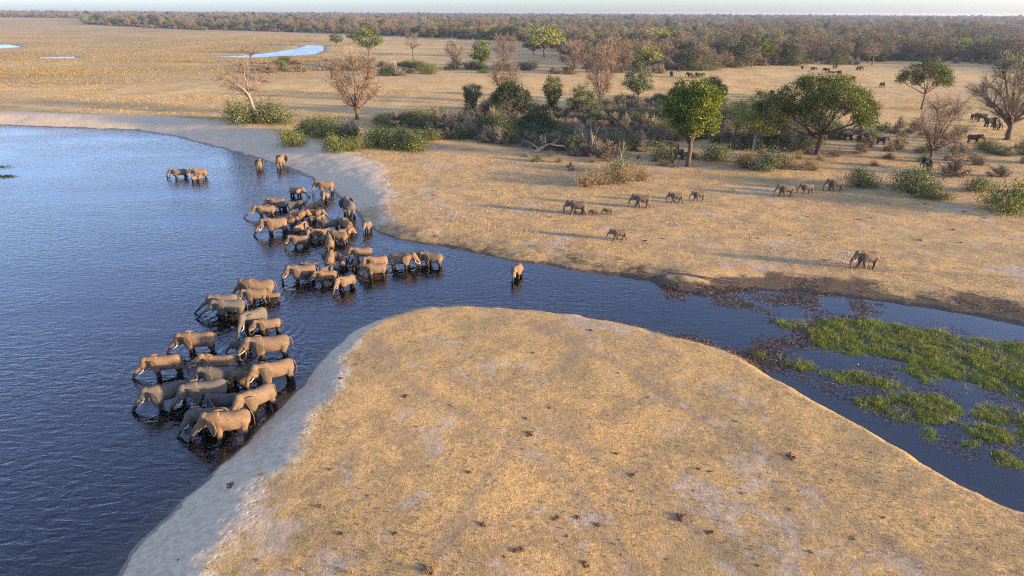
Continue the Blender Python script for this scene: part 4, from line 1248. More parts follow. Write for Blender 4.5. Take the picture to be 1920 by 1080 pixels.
LANDMARKS = []
G_T = 'single trees on the plain and in the thicket'
TREES = [  # proto, base px, base py, top py, width px, label
    ('bare_lean', 487, 231, 126, 98, 'bare leaning tree with pale trunk rising from olive bushes on the far bank', 'bare_tree', 0.0),
    ('bare_a', 670, 224, 104, 118, 'big round bare tree with dark spreading limbs above the sand bank', 'bare_tree', None),
    ('lush_b', 692, 104, 56, 58, 'dark green dense tree standing alone by the far channel', 'green_tree', None),
    ('olive_a', 632, 86, 64, 30, 'small grey green tree at the bend of the far channel', 'green_tree', None),
    ('olive_a', 663, 80, 57, 30, 'olive tree just behind the dark dense tree by the far channel', 'green_tree', None),
    ('bare_thin', 472, 119, 82, 36, 'small bare tree against the pale far channel', 'bare_tree', None),
    ('bare_thin', 775, 112, 60, 34, 'thin bare tree on the golden strip right of the dark dense tree', 'bare_tree', None),
    ('umbrella_small', 811, 77, 56, 24, 'tiny green tree on the golden strip before the far wood', 'green_tree', None),
    ('snag_b', 742, 138, 98, 30, 'bleached dead tree standing among low bushes beyond the round bare tree', 'dead_tree', None),
    ('bare_b', 853, 131, 78, 44, 'bare tree with pale trunk beside the bright green lollipop tree', 'bare_tree', None),
    ('lush_b', 902, 130, 78, 46, 'bright green lollipop shaped tree with thin pale trunk', 'green_tree', None),
    ('bare_a', 945, 124, 66, 62, 'rusty bare tree right beside the bright green lollipop tree', 'bare_tree', None),
    ('light_far', 1020, 107, 51, 78, 'large bright green tree standing out before the wood', 'green_tree', None),
    ('dark_round', 1000, 103, 72, 40, 'darker green tree at the foot of the large bright green one', 'green_tree', None),
    ('bare_wide', 1076, 137, 78, 78, 'dark bare tree with leaning trunks right of the large bright green one', 'bare_tree', None),
    ('bare_b', 946, 200, 114, 74, 'bare tree with pale trunk above the dark acacia clump', 'bare_tree', None),
    ('bare_vase', 1125, 202, 98, 86, 'tall fan shaped bare tree with many upright stems', 'bare_tree', None),
    ('olive_a', 1196, 191, 126, 58, 'olive green rounded tree standing before the pale plain', 'green_tree', None),
    ('olive_b', 1035, 222, 154, 46, 'neat green fan topped tree left of the tall bare fan', 'green_tree', None),
    ('olive_b', 886, 220, 167, 48, 'grey green feathery tree at the edge of the open plain', 'green_tree', None),
    ('umbrella_dark', 955, 226, 162, 74, 'dark layered acacia with bare lower limbs', 'green_tree', None),
    ('olive_a', 1090, 226, 160, 62, 'bushy green tree below the tall bare fan', 'green_tree', None),
    ('lush', 1290, 312, 160, 114, 'lush bright green round tree shading elephants', 'green_tree', None),
    ('light', 1412, 282, 176, 108, 'loose light green tree with pale twisting limbs', 'green_tree', None),
    ('umbrella', 1532, 290, 154, 214, 'wide flat topped green acacia on forked reddish trunk', 'acacia_tree', 0.4),
    ('umbrella_small', 1728, 205, 121, 98, 'small umbrella shaped green acacia before the far wood', 'acacia_tree', None),
    ('bare_wide', 1745, 300, 178, 130, 'reddish bare tree with wide fine crown', 'bare_tree', None),
    ('half_bare', 1888, 262, 102, 172, 'half bare giant tree with dark branching at the picture edge', 'bare_tree', None),
    ('dark_round', 1270, 200, 152, 40, 'dark tree peeping out behind the lush bright green one', 'green_tree', None),
    ('umbrella_dark', 1330, 205, 150, 60, 'dark leafless looking tree between the lush tree and the loose light one', 'green_tree', None),
    ('snag', 1110, 292, 226, 30, 'slender bleached snag among grey bushes', 'dead_tree', 0.3),
    ('snag', 1372, 268, 195, 26, 'dark thin snag just left of the loose light green tree', 'dead_tree', 1.3),
    ('snag_b', 1163, 306, 262, 34, 'short yellowish dead sapling right of the slender snag', 'dead_tree', 2.1),
    ('light_far', 1235, 100, 56, 76, 'flat spreading yellow green tree at the edge of the wood', 'green_tree', None),
    ('light_far', 1195, 98, 70, 44, 'lower yellow green tree beside the flat spreading one', 'green_tree', None),
    ('umbrella_dark', 1245, 106, 70, 42, 'dark tree in front of the flat spreading yellow green one', 'green_tree', None),
    ('dark_round', 1405, 118, 66, 74, 'broad green tree at the wood edge behind the pale plain', 'green_tree', None),
    ('lush_b', 1434, 122, 82, 34, 'small bright green tree tucked at the right of the broad one', 'green_tree', None),
    ('bare_a', 1165, 136, 78, 66, 'rusty bare tree with pale trunk at the wood edge above the fan tree', 'bare_tree', None),
    ('bare_b', 1215, 130, 80, 52, 'rounded bare tree at the wood edge left of the pale plain', 'bare_tree', None),
    ('bare_thin', 1635, 122, 80, 36, 'bare tree with dark trunk at the wood edge above the far plain', 'bare_tree', None),
    ('bare_b', 1735, 112, 70, 62, 'rounded rusty bare tree behind the small umbrella acacia', 'bare_tree', None),
    ('umbrella_small', 1660, 96, 74, 40, 'small flat topped green tree inside the rusty wood', 'green_tree', None),
]
SHORT = 'pale leaning tree|big round bare tree|dark dense tree|small channel bend tree|olive tree|small channel side tree|thin bare tree|tiny green tree|bleached dead tree|pale trunked bare tree|lollipop tree|rusty bare tree|large bright green tree|darker green tree|dark leaning bare tree|bare acacia side tree|tall bare fan tree|rounded olive tree|green fan topped tree|grey feathery tree|dark layered acacia|bushy green tree|lush green tree|loose light tree|wide flat acacia|small umbrella acacia|reddish bare tree|half bare giant|dark peeping tree|dark leafless looking tree|slender bleached snag|dark thin snag|short yellowish sapling|flat yellow green tree|lower yellow green tree|dark wood front tree|broad green tree|small tucked green tree|pale trunked rusty tree|rounded bare edge tree|dark trunked bare tree|rounded rusty tree|small flat topped tree'.split('|')
for (k, px, py, top, w, lab, nm, rz) in TREES:
    o = tree_px(k, px, py, top, w, lab, nm, rz, G_T)
    LANDMARKS.append((SHORT[len(LANDMARKS)], o.location.x, o.location.y))
# green flush at the top of the half bare giant: extra leaves belong to that tree
big = [o for o in bpy.data.objects if o.get('label', '').startswith('half bare giant')][0]
lr = np.random.default_rng(77)
cl = []
for c in envelope('dome', 20, 22, 5, 400, lr):
    if c[2] > 14 and c[0] * 0.9 > -4: cl.append(c + lr.normal(0, .5, (22, 3)))
lv, lq = leaf_arrays(np.concatenate(cl), .16, lr)
gl_ = link('leaf_flush', mesh_np('leaf_flush', lv, quads=lq, mat=M_LEAF_LIGHT), big)
big.rotation_euler.z = 0.2

G_B = 'green bushes along the pale far bank'
BUSHES = [  # proto, px, base py, top py, width, label
    ('bush_olive_0', 450, 232, 184, 60, 'olive bush at the foot of the leaning bare tree, on its water side'),
    ('bush_olive_1', 512, 230, 187, 62, 'olive bush at the foot of the leaning bare tree, on its land side'),
    ('bush_olive_2', 480, 229, 190, 50, 'olive bush directly behind the leaning pale trunk'),
    ('bush_green_0', 550, 272, 238, 54, 'low round bush alone on the crest of the pale bank'),
    ('bush_green_1', 607, 256, 219, 62, 'bright green bush on the slope crest left of the round bare tree'),
    ('bush_olive_0', 575, 250, 222, 40, 'small olive bush behind the low round bush on the pale bank'),
    ('bush_green_2', 640, 262, 226, 44, 'bright green bush before the trunk of the round bare tree'),
    ('bush_green_0', 628, 284, 250, 42, 'yellow green bush lowest on the pale bank slope'),
    ('bush_green_1', 664, 280, 258, 46, 'low yellow green bush right of the lowest bank bush'),
    ('bush_rust_0', 660, 262, 226, 50, 'dry brown bush between green ones under the round bare tree'),
    ('bush_green_2', 712, 272, 230, 58, 'bright green bush at the left of the dense green clump'),
    ('bush_green_0', 748, 278, 236, 58, 'tallest bush in the middle of the dense green clump'),
    ('bush_green_1', 780, 282, 246, 48, 'green bush low at the right of the dense green clump'),
    ('bush_green_2', 800, 262, 240, 44, 'small green bush behind the right of the dense clump'),
    ('bush_dark_0', 1000, 252, 193, 78, 'dark green bush below the layered acacia'),
    ('bush_green_1', 945, 262, 222, 60, 'green bush left of the dark green one below the layered acacia'),
    ('bush_olive_1', 1712, 362, 304, 92, 'grey green spreading bush below the reddish bare tree'),
    ('bush_olive_2', 1748, 372, 338, 60, 'low grey green bush spilling right of the spreading one'),
    ('bush_olive_0', 1832, 358, 322, 50, 'grey bush between the spreading bush and the edge bush'),
    ('bush_green_0', 1888, 396, 330, 92, 'big yellow green bush at the picture edge'),
    ('bush_olive_1', 1610, 350, 308, 60, 'faint grey green bush above the big tusked walker'),
    ('bush_rust_1', 1790, 330, 284, 64, 'tangled rusty bush left of the giant tree foot'),
    ('bush_gold_1', 1100, 350, 314, 52, 'golden scrub bush at the outer end of the row lowest on the dry slope'),
    ('bush_gold_0', 1132, 346, 306, 56, 'second golden scrub bush of the row lowest on the dry slope'),
    ('bush_gold_1', 1165, 343, 300, 58, 'third golden scrub bush of the row lowest on the dry slope'),
    ('bush_gold_0', 1195, 338, 300, 52, 'last golden scrub bush of the row lowest on the dry slope'),
    ('bush_olive_2', 1160, 325, 292, 60, 'greenish scrub at the back of the wide golden clump'),
    ('bush_gold_1', 1395, 314, 276, 60, 'golden tangled scrub before the trunk of the loose light green tree'),
    ('bush_olive_2', 1440, 318, 272, 66, 'yellowish green scrub right below the loose light green tree'),
    ('bush_gold_0', 1478, 312, 280, 56, 'golden scrub between the loose light green tree and the flat acacia'),
    ('bush_olive_1', 1240, 300, 262, 44, 'grey green bush left of the lush tree trunk'),
    ('bush_olive_0', 1340, 300, 262, 62, 'grey green bush right of the lush tree trunk'),
]
for (k, px, py, top, w, lab) in BUSHES:
    tree_px(k, px, py, top, w, lab, 'bush', None, G_B if px < 820 else 'bushes of the thicket edge', 'bush')

def in_poly(x, y, poly):
    ins = False
    for (ax, ay), (bx, by) in zip(poly, poly[1:] + poly[:1]):
        if (ay > y) != (by > y) and x < ax + (y - ay) * (bx - ax) / (by - ay): ins = not ins
    return ins

def scatter(poly, n, kinds, hr, label, group, mind, ww=1.5):
    """bushes spread through a plan outline; each is its own object"""
    P = [tuple(at(x, y, 1.2)[:2]) for x, y in poly]
    xs, ys = [p[0] for p in P], [p[1] for p in P]
    placed, tries = [], 0
    while len(placed) < n and tries < n * 60:
        tries += 1
        x, y = vr.uniform(min(xs), max(xs)), vr.uniform(min(ys), max(ys))
        if not in_poly(x, y, P): continue
        if any((x - a) ** 2 + (y - b) ** 2 < mind * mind for a, b in placed): continue
        placed.append((x, y))
    zz = ground_fields([p[0] for p in placed], [p[1] for p in placed])[0]
    for (x, y), z in zip(placed, zz):
        k = vr.choices(list(kinds), [kinds[q][0] for q in kinds])[0]
        h = vr.uniform(*hr) * kinds[k][1]
        o = plant(k, (x, y, z - 0.05), h, h * ww * vr.uniform(.8, 1.25), None, 'bush', group, None, 'bush')
        RANKED.append((o, ('tall ' if h > hr[0] + .55 * (hr[1] - hr[0]) else 'low ') + label(k)))

def blabel(where):
    def f(k):
        w = {'gre': 'green leafy bush', 'oli': 'grey green bush', 'dry': 'leafless grey bush', 'rus': 'leafless brown bush', 'gol': 'golden dry bush', 'dar': 'dark green bush'}[k.split('_')[1][:3]]
        return w
    return f
K = {}
for k in range(3):
    K['bush_dry_%d' % k] = (3, 1.0); K['bush_rust_%d' % k] = (1.8, 1.0); K['bush_olive_%d' % k] = (1.3, 1.0)
scatter(THICKET, 165, K, (2.6, 5.2), blabel('in the tangled thicket behind the dry slope'), 'thicket bushes', 2.9)
scatter([(1000, 272), (1180, 285), (1220, 300), (1500, 282), (1600, 285), (1660, 290), (1640, 312), (1480, 318), (1320, 310), (1200, 325), (1080, 322), (980, 300)], 34,
        {'bush_gold_0': (2, .9), 'bush_gold_1': (2, .9), 'bush_rust_1': (2, .8), 'bush_dry_0': (2, .7), 'bush_olive_1': (1, .8)}, (1.2, 2.6), blabel('on the sunny edge of the thicket'), 'thicket edge bushes', 2.4)
scatter([(1600, 250), (1690, 238), (1790, 262), (1850, 275), (1920, 275), (1960, 330), (1850, 335), (1780, 318), (1700, 305), (1610, 290)], 34, K, (1.6, 3.6), blabel('in the shade between the flat acacia and the giant tree'), 'shaded bushes at the right', 2.6)
scatter([(450, 138), (450, 124), (530, 118), (600, 122), (640, 112), (700, 116), (760, 122), (830, 125), (900, 125), (1000, 128), (1100, 135), (1090, 142), (930, 136), (880, 146), (740, 147), (690, 135), (620, 134), (540, 140)], 48,
        {'bush_olive_0': (2, 1), 'bush_dark_0': (1.6, 1), 'bush_green_1': (1.5, .9), 'bush_dry_1': (2, 1), 'bush_rust_2': (2, 1)}, (2.8, 5.2), blabel('in the long hedge like row across the plain'), 'row of bushes across the plain', 6.5, 2.4)

# the fallen bleached tree, the log on the mud and loose branches
def branch_thing(name, px, py, pts, rad, mat, label, cat, extra=(), rz=0.0):
    w = Wood()
    w.tube(np.array(pts), np.array(rad), 7)
    trunk = mesh_np(name, *w.arrays()[:1], quads=w.arrays()[1], mat=mat, smooth=True)
    o = link(name, trunk)
    o.location = at_ground(px, py)
    o.rotation_euler.z = rz
    tag(o, label, cat)
    for (p2, r2) in extra:
        w = Wood(); w.tube(np.array(p2), np.array(r2), 5)
        v, q = w.arrays()
        link('branch', mesh_np('branch', v, quads=q, mat=mat, smooth=True), o)
    return o
branch_thing('fallen_tree', 1000, 292, [(-1.2, 0, .1), (0.4, 0, .9), (2.2, .2, 2.0), (3.2, .3, 2.5)], [.42, .36, .28, .2], M_DEADWOOD, 'bleached fallen tree with tangled pale limbs in the thicket edge', 'dead tree',
             [([(2.0, .2, 1.9), (2.6, -.4, 3.2), (2.2, -.6, 4.6), (2.6, -.9, 5.4)], [.2, .15, .09, .03]), ([(3.0, .3, 2.4), (4.2, .5, 2.6), (5.2, .2, 3.4), (5.8, .3, 4.6)], [.18, .13, .09, .03]),
              ([(1.2, .1, 1.4), (-.4, .4, 2.6), (-1.8, .5, 3.0), (-2.8, .3, 3.6)], [.18, .13, .08, .03]), ([(3.2, .3, 2.5), (5.0, 1.0, 2.1), (6.6, 1.2, 1.9), (7.6, 1.4, 1.0)], [.17, .12, .08, .03]), ([(0.2, 0, .8), (1.4, -.8, 1.0), (3.0, -1.4, .7), (4.2, -1.8, .2)], [.17, .12, .08, .03])])
branch_thing('fallen_log', 1320, 522, [(-4.6, 2.0, .15), (-2.2, 1.0, .16), (0, 0, .15), (2.0, -.9, .12), (4.0, -1.6, .05)], [.06, .09, .12, .12, .10], M_LOG, 'long grey log lying on the dark mud of the far bank', 'log',
             [([(1.2, -.5, .15), (1.9, -.3, .5), (2.3, -.1, .75)], [.09, .06, .02])])
branch_thing('dry_branch', 1352, 386, [(-1.2, 0, .06), (-.3, .1, .3), (.5, .1, .28), (1.1, 0, .05)], [.05, .08, .08, .04], M_LOG, 'curved dark branch on the grass behind the two young walkers', 'branch')
branch_thing('dry_branch', 1553, 370, [(-1.4, -.2, .05), (-.4, .2, .25), (.8, .3, .35), (1.6, .2, .2)], [.03, .06, .06, .03], M_DEADWOOD, 'pale forked branch at the feet of the last walking elephant', 'branch',
             [([(.2, .25, .3), (.7, -.2, .7), (1.1, -.4, .9)], [.045, .03, .012])])
branch_thing('fallen_tree', 1398, 306, [(-2.2, 0, .2), (-.6, .2, .8), (1.0, .1, .9), (2.4, 0, .3)], [.3, .32, .28, .2], M_DEADWOOD, 'bleached stump like wreck at the foot of the loose light green tree', 'dead tree',
             [([(-.6, .2, .8), (-1.2, .1, 2.0), (-2.0, .3, 2.6)], [.2, .12, .03]), ([(.8, .1, .9), (1.5, -.3, 1.7), (1.3, -.4, 2.4)], [.18, .1, .03]), ([(0, .1, .9), (.2, -1.0, .6), (.8, -1.8, .1)], [.18, .12, .05])])
branch_thing('fallen_tree', 1862, 285, [(-2.6, -2, .1), (-1, -.8, .9), (.6, .2, 1.8), (1.8, .9, 2.6)], [.07, .12, .12, .05], M_DEADWOOD, 'slanting bleached branch at the foot of the giant tree', 'dead tree',
             [([(-.2, -.3, 1.3), (.2, -.8, 2.2), (.1, -1.1, 2.9)], [.08, .05, .02])])
branch_thing('driftwood_stick', 351, 904, [(-.3, 0, .02), (0, .05, .1), (.15, .1, .5), (.1, .15, .75)], [.03, .035, .025, .01], M_LOG, 'short stick poking up at the waterline of the sandy slope', 'stick')

# ------------------------------------------------------------------ the wood along the horizon
fr = np.random.default_rng(99)
pts = []
def band(n, d0, d1, lo=-46, hi=46):
    """n spots between d0 and d1 metres behind the wood's edge"""
    out = []
    while len(out) < n:
        a = np.radians(fr.uniform(lo, hi, n * 3)); d = d0 + (d1 - d0) * fr.uniform(0, 1, n * 3)
        r = edge_r(a) + d
        keep = fr.uniform(0, 1, n * 3) < r / r.max()
        for aa, rr in zip(a[keep], r[keep]):
            out.append((rr * math.sin(aa), rr * math.cos(aa), d0))
    return out[:n]
kinds_wood = ['wood_bare_0', 'wood_bare_1', 'wood_bare_2', 'wood_bare_3', 'wood_green_0', 'wood_green_1', 'wood_green_2']
bush_wood = ['bush_dry_0', 'bush_rust_1', 'bush_dry_2', 'bush_rust_0', 'bush_olive_1']
def pick_kind(x, y):
    az = math.degrees(math.atan2(x, y))
    if az < -16 and math.hypot(x, y) < 2300: w = (2, 2, 1.5, 2, 3, 5, .6)      # the green front on the left
    else: w = (3.0, 3.0, 2.0, 3.0, 1.9, 1.6, .9)
    return fr.choice(7, p=np.array(w) / sum(w))
# the nearest row, each tree an object of its own
first = band(2600, 0, 140)
first.sort(key=lambda p: math.hypot(p[0], p[1]))
chosen, grid = [], {}
for p in first:
    if all((p[0] - q[0]) ** 2 + (p[1] - q[1]) ** 2 > 150 for q in chosen): chosen.append(p)
    if len(chosen) >= 290: break
lab_w = {'bare': 'leafless wood edge tree', 'green': 'green wood edge tree'}
for (x, y, _) in chosen:
    k = kinds_wood[pick_kind(x, y)]
    p = PR[k]
    h = fr.uniform(9.5, 17)
    o = plant(k, (x, y, hgt(x, y) - .1), h, h * p['W'] / p['H'] * fr.uniform(1.0, 1.35), None, 'tree', 'trees in the front rows of the wood', None, 'wood_tree')
    RANKED.append((o, lab_w[k.split('_')[1]]))
finish_labels(LANDMARKS)
# everything behind and the brush below: one mass
sp = {(round(a, 2), round(b, 2)) for a, b, _ in chosen}
rest = [p for p in first if (round(p[0], 2), round(p[1], 2)) not in sp and all((p[0] - q[0]) ** 2 + (p[1] - q[1]) ** 2 > 90 for q in chosen)][::5]
rest += band(900, 140, 360) + band(3800, 360, 1300) + band(22000, 1300, 5600)
brush = band(2600, -12, 160) + band(1800, 160, 500)
joined = bpy.data.collections.new('wood_meshes')
def joined_proto(key, i):
    (V, Q), (cv, cq, ct) = PR[key]['geo']
    nT, nQ, nC = len(ct), len(Q), len(cq)
    me = mesh_np('wood_mesh', np.concatenate([V, cv]), tris=(ct + len(V)) if nT else None, quads=np.concatenate([Q, cq + len(V)]), mat=PR[key]['mats'])
    mi = np.concatenate([np.ones(nT, np.int32), np.zeros(nQ, np.int32), np.ones(nC, np.int32)])
    me.polygons.foreach_set('material_index', mi)
    o = bpy.data.objects.new('wood_mesh_%02d' % i, me)
    joined.objects.link(o)
for i, k in enumerate(kinds_wood + bush_wood): joined_proto(k, i)

def gn_scatter(name, P, idx, scl, rot, label):
    me = bpy.data.meshes.new(name)
    me.vertices.add(len(P)); me.vertices.foreach_set('co', np.asarray(P, np.float32).ravel())
    for nm, ty, arr in (('idx', 'INT', np.asarray(idx, np.int32)), ('scl', 'FLOAT', np.asarray(scl, np.float32)), ('rot', 'FLOAT', np.asarray(rot, np.float32))):
        a = me.attributes.new(nm, ty, 'POINT'); a.data.foreach_set('value', arr)
    o = link(name, me)
    ng = bpy.data.node_groups.new(name, 'GeometryNodeTree')
    ng.interface.new_socket('Geometry', in_out='INPUT', socket_type='NodeSocketGeometry')
    ng.interface.new_socket('Geometry', in_out='OUTPUT', socket_type='NodeSocketGeometry')
    gi, go = ng.nodes.new('NodeGroupInput'), ng.nodes.new('NodeGroupOutput')
    ci = ng.nodes.new('GeometryNodeCollectionInfo')
    ci.inputs['Collection'].default_value = joined
    ci.inputs['Separate Children'].default_value = True
    ci.inputs['Reset Children'].default_value = True
    ip = ng.nodes.new('GeometryNodeInstanceOnPoints')
    ip.inputs['Pick Instance'].default_value = True
    def na(n_, t_):
        q = ng.nodes.new('GeometryNodeInputNamedAttribute'); q.data_type = t_; q.inputs['Name'].default_value = n_
        return q.outputs['Attribute']
    cx = ng.nodes.new('ShaderNodeCombineXYZ')
    ng.links.new(na('rot', 'FLOAT'), cx.inputs[2])
    ng.links.new(gi.outputs[0], ip.inputs['Points'])
    ng.links.new(ci.outputs[0], ip.inputs['Instance'])
    ng.links.new(na('idx', 'INT'), ip.inputs['Instance Index'])
    ng.links.new(cx.outputs[0], ip.inputs['Rotation'])
    ng.links.new(na('scl', 'FLOAT'), ip.inputs['Scale'])
    ng.links.new(ip.outputs[0], go.inputs[0])
    o.modifiers.new('scatter', 'NODES').node_group = ng
    return tag(o, label, None, None, 'stuff')
Pz = ground_fields([p[0] for p in rest], [p[1] for p in rest])[0]
gn_scatter('forest', [(p[0], p[1], z - .1) for p, z in zip(rest, Pz)], [pick_kind(p[0], p[1]) for p in rest], np.clip(fr.gamma(14, .068, len(rest)), .5, 1.75), fr.uniform(0, 6.28, len(rest)), 'dense far wood of rusty and green crowns along the horizon')
Pz = ground_fields([p[0] for p in brush], [p[1] for p in brush])[0]
gn_scatter('undergrowth', [(p[0], p[1], z - .05) for p, z in zip(brush, Pz)], 7 + fr.integers(0, 5, len(brush)), fr.uniform(.9, 1.9, len(brush)), fr.uniform(0, 6.28, len(brush)), 'grey brown undergrowth along the foot of the far wood')

tp = [tuple(at(px_, py_, 1.2)[:2]) for px_, py_ in THICKET]
fill = []
while len(fill) < 720:
    x, y = fr.uniform(min(p[0] for p in tp), max(p[0] for p in tp)), fr.uniform(min(p[1] for p in tp), max(p[1] for p in tp))
    if in_poly(x, y, tp): fill.append((x, y))
Pz = ground_fields([p[0] for p in fill], [p[1] for p in fill])[0]
gn_scatter('thicket_undergrowth', [(p[0], p[1], z - .05) for p, z in zip(fill, Pz)], 7 + fr.integers(0, 5, len(fill)), fr.uniform(.45, 1.05, len(fill)), fr.uniform(0, 6.28, len(fill)), 'low dry brush filling the gaps of the thicket')

# ------------------------------------------------------------------ grass, litter, marsh, dung
gr = np.random.default_rng(7)
def blades(C, zs, n, h, w, spread, rng, lean=0.5):
    """n thin blades from every centre"""
    N = len(C) * n
    base = np.repeat(np.column_stack([C, zs]), n, axis=0)
    base[:, :2] += rng.normal(0, spread, (N, 2))
    a = rng.uniform(0, 2 * math.pi, N)
    hh = np.repeat(h, n) * rng.uniform(.55, 1.3, N)
    out = rng.uniform(0.1, 1, N) * lean
    tip = base + np.column_stack([np.cos(a) * out * hh, np.sin(a) * out * hh, hh * (1 - 0.35 * out)])
    b = rng.uniform(0, 2 * math.pi, N)
    s = np.column_stack([np.cos(b), np.sin(b), np.zeros(N)]) * (np.repeat(w, n))[:, None]
    base[:, 2] -= 0.02
    V = np.stack([base - s, base + s, tip], 1).reshape(-1, 3)
    return V, np.arange(N * 3).reshape(-1, 3)

def rand_az(n, r0, r1, lo, hi, rng, power=1.0):
    a = np.radians(rng.uniform(lo, hi, n)); r = np.sqrt(rng.uniform(r0 ** 2, r1 ** 2, n)) if power == 1 else r0 * (r1 / r0) ** rng.uniform(0, 1, n)
    return r * np.sin(a), r * np.cos(a)

# cropped straw on the near point
x, y = rand_az(150000, 24, 95, -34, 52, gr, 2)
z, sd, bw, bh, sn, md, marsh, t = ground_fields(x, y)
dens = fbm(x, y, 6, 4, 91) * .5 + fbm(x, y, 1.5, 3, 92) * .5
ok = (t > 1.05) & (dens + gr.uniform(-.45, .45, len(x)) > -.12) | ((t > .5) & (sn < .4) & (sd > .25) & (dens > -.1))
x, y, z = x[ok], y[ok], z[ok]
V, T = blades(np.column_stack([x, y]), z, 4, gr.uniform(.03, .085, len(x)), gr.uniform(.006, .014, len(x)), .06, gr, 1.4)
tag(link('dry_grass', mesh_np('dry_grass', V, tris=T, mat=M_STRAW)), 'cropped dry straw grass on the near sandy point', None, None, 'stuff')
# thin straw on the far bank
x, y = rand_az(90000, 85, 330, -40, 44, gr, 2)
z, sd, bw, bh, sn, md, marsh, t = ground_fields(x, y)
dens = fbm(x, y, 14, 4, 93)
ok = (t > 1.1) & (dens + gr.uniform(-.5, .5, len(x)) > 0.02)
x, y, z = x[ok], y[ok], z[ok]
V, T = blades(np.column_stack([x, y]), z, 3, gr.uniform(.10, .30, len(x)), gr.uniform(.02, .045, len(x)), .15, gr, 1.0)
tag(link('bank_grass', mesh_np('bank_grass', V, tris=T, mat=M_STRAW)), 'thin dry grass scattered over the far bank', None, None, 'stuff')
# golden tussocks on the plain
x, y = rand_az(26000, 190, 620, -40, 40, gr, 2)
z, sd, bw, bh, sn, md, marsh, t = ground_fields(x, y)
dens = fbm(x * .5, y, 30, 4, 95)
ok = (t > 1.2) & (dens > .12)
x, y, z = x[ok], y[ok], z[ok]
V, T = blades(np.column_stack([x, y]), z, 12, gr.uniform(.22, .6, len(x)), gr.uniform(.03, .06, len(x)), .45, gr, .9)
tag(link('golden_tussocks', mesh_np('golden_tussocks', V, tris=T, mat=M_GOLDGRASS)), 'golden tussock grass on the far plain', None, None, 'stuff')
MAT_LABELS = ['largest bright green marsh grass mat filling the backwater', 'long narrow marsh mat just below the largest one', 'marsh mat topped by yellow reeds, midway down the backwater', 'small round grass hummock nearest the point',
    'oval marsh mat below the reed fringed edge mat', 'yellowish marsh mat at the picture edge under the largest one', 'lowest marsh mat in the dark water', 'thin green patch among floating litter above the largest mat',
    'tiny grass tuft in the water beside the litter', 'sparse green patch left of the long narrow mat', 'tiny hummock between the round one and the lowest mat']
# reed bed across the far flats
x, y = rand_az(34000, 340, 1150, -40, -12, gr, 2)
z, sd, bw, bh, sn, md, marsh, t = ground_fields(x, y)
ok = (t > 1.2) & (fbm(x * .35, y, 60, 4, 62) + gr.uniform(-.4, .4, len(x)) > -.25 + .7 * sstep(470, 350, np.hypot(x, y)) + .6 * sstep(-17, -12, np.degrees(np.arctan2(x, y)))) & (np.hypot(x, y) < edge_r(np.arctan2(x, y)) - 30)
x, y, z = x[ok], y[ok], z[ok]
V, T = blades(np.column_stack([x, y]), z, 5, gr.uniform(.4, 1.1, len(x)), gr.uniform(.05, .13, len(x)), 1.8, gr, .9)
tag(link('reed_bed', mesh_np('reed_bed', V, tris=T, mat=M_REED)), 'olive gold reed bed covering the far flats', None, None, 'stuff')
# weed drifting at the rim of the river
for (px, py, n_, lab) in ((-6, 313, 120, 'upper dark floating weed patch at the left picture rim'), (6, 331, 260, 'lower dark floating weed patch at the left picture rim')):
    p = at(px, py)
    C = np.column_stack([gr.normal(p.x, 1.3, n_), gr.normal(p.y, .6, n_)])
    V, T = blades(C, np.zeros(n_), 5, gr.uniform(.1, .35, n_), np.full(n_, .03), .15, gr, 1.1)
    tag(link('floating_weed', mesh_np('floating_weed', V, tris=T, mat=M_LEAF_DARK)), lab, None, None, 'stuff')
# marsh blades, one mass for each floating mat
for mi, P in enumerate(MATS_P):
    lo, hi = P.min(0), P.max(0)
    area = float(np.prod(hi - lo))
    n = int(min(area * 95, 52000))
    x, y = gr.uniform(lo[0], hi[0], n), gr.uniform(lo[1], hi[1], n)
    z, sd, bw, bh, sn, md, marsh, t = ground_fields(x, y)
    q = seg_dist(np.column_stack([x, y]), P)
    cl = fbm(x, y, 1.4, 3, 97)
    ok = (marsh > .12) & (q < 1.6) & (cl + gr.uniform(-.3, .3, n) + (marsh - .6) * .6 > -.25)
    z = np.maximum(z, -.02)
    x, y, z, cl = x[ok], y[ok], z[ok], cl[ok]
    V, T = blades(np.column_stack([x, y]), z, 5, gr.uniform(.08, .24, len(x)) * (1 + cl), gr.uniform(.008, .018, len(x)), .09, gr, 1.0)
    o = link('marsh_grass', mesh_np('marsh_grass', V, tris=T, mat=M_MARSH))
    tag(o, MAT_LABELS[mi], None, 'marsh grass mats', 'stuff')
    dry = gr.uniform(0, 1, len(x)) < .035
    if dry.sum() > 8:
        V, T = blades(np.column_stack([x, y])[dry], z[dry], 5, gr.uniform(.35, .7, dry.sum()), gr.uniform(.008, .014, dry.sum()), .1, gr, .9)
        tag(link('dry_reeds', mesh_np('dry_reeds', V, tris=T, mat=M_MARSH_DRY)), 'yellow dry reed stalks standing up from the marsh grass', None, 'marsh grass mats', 'stuff')
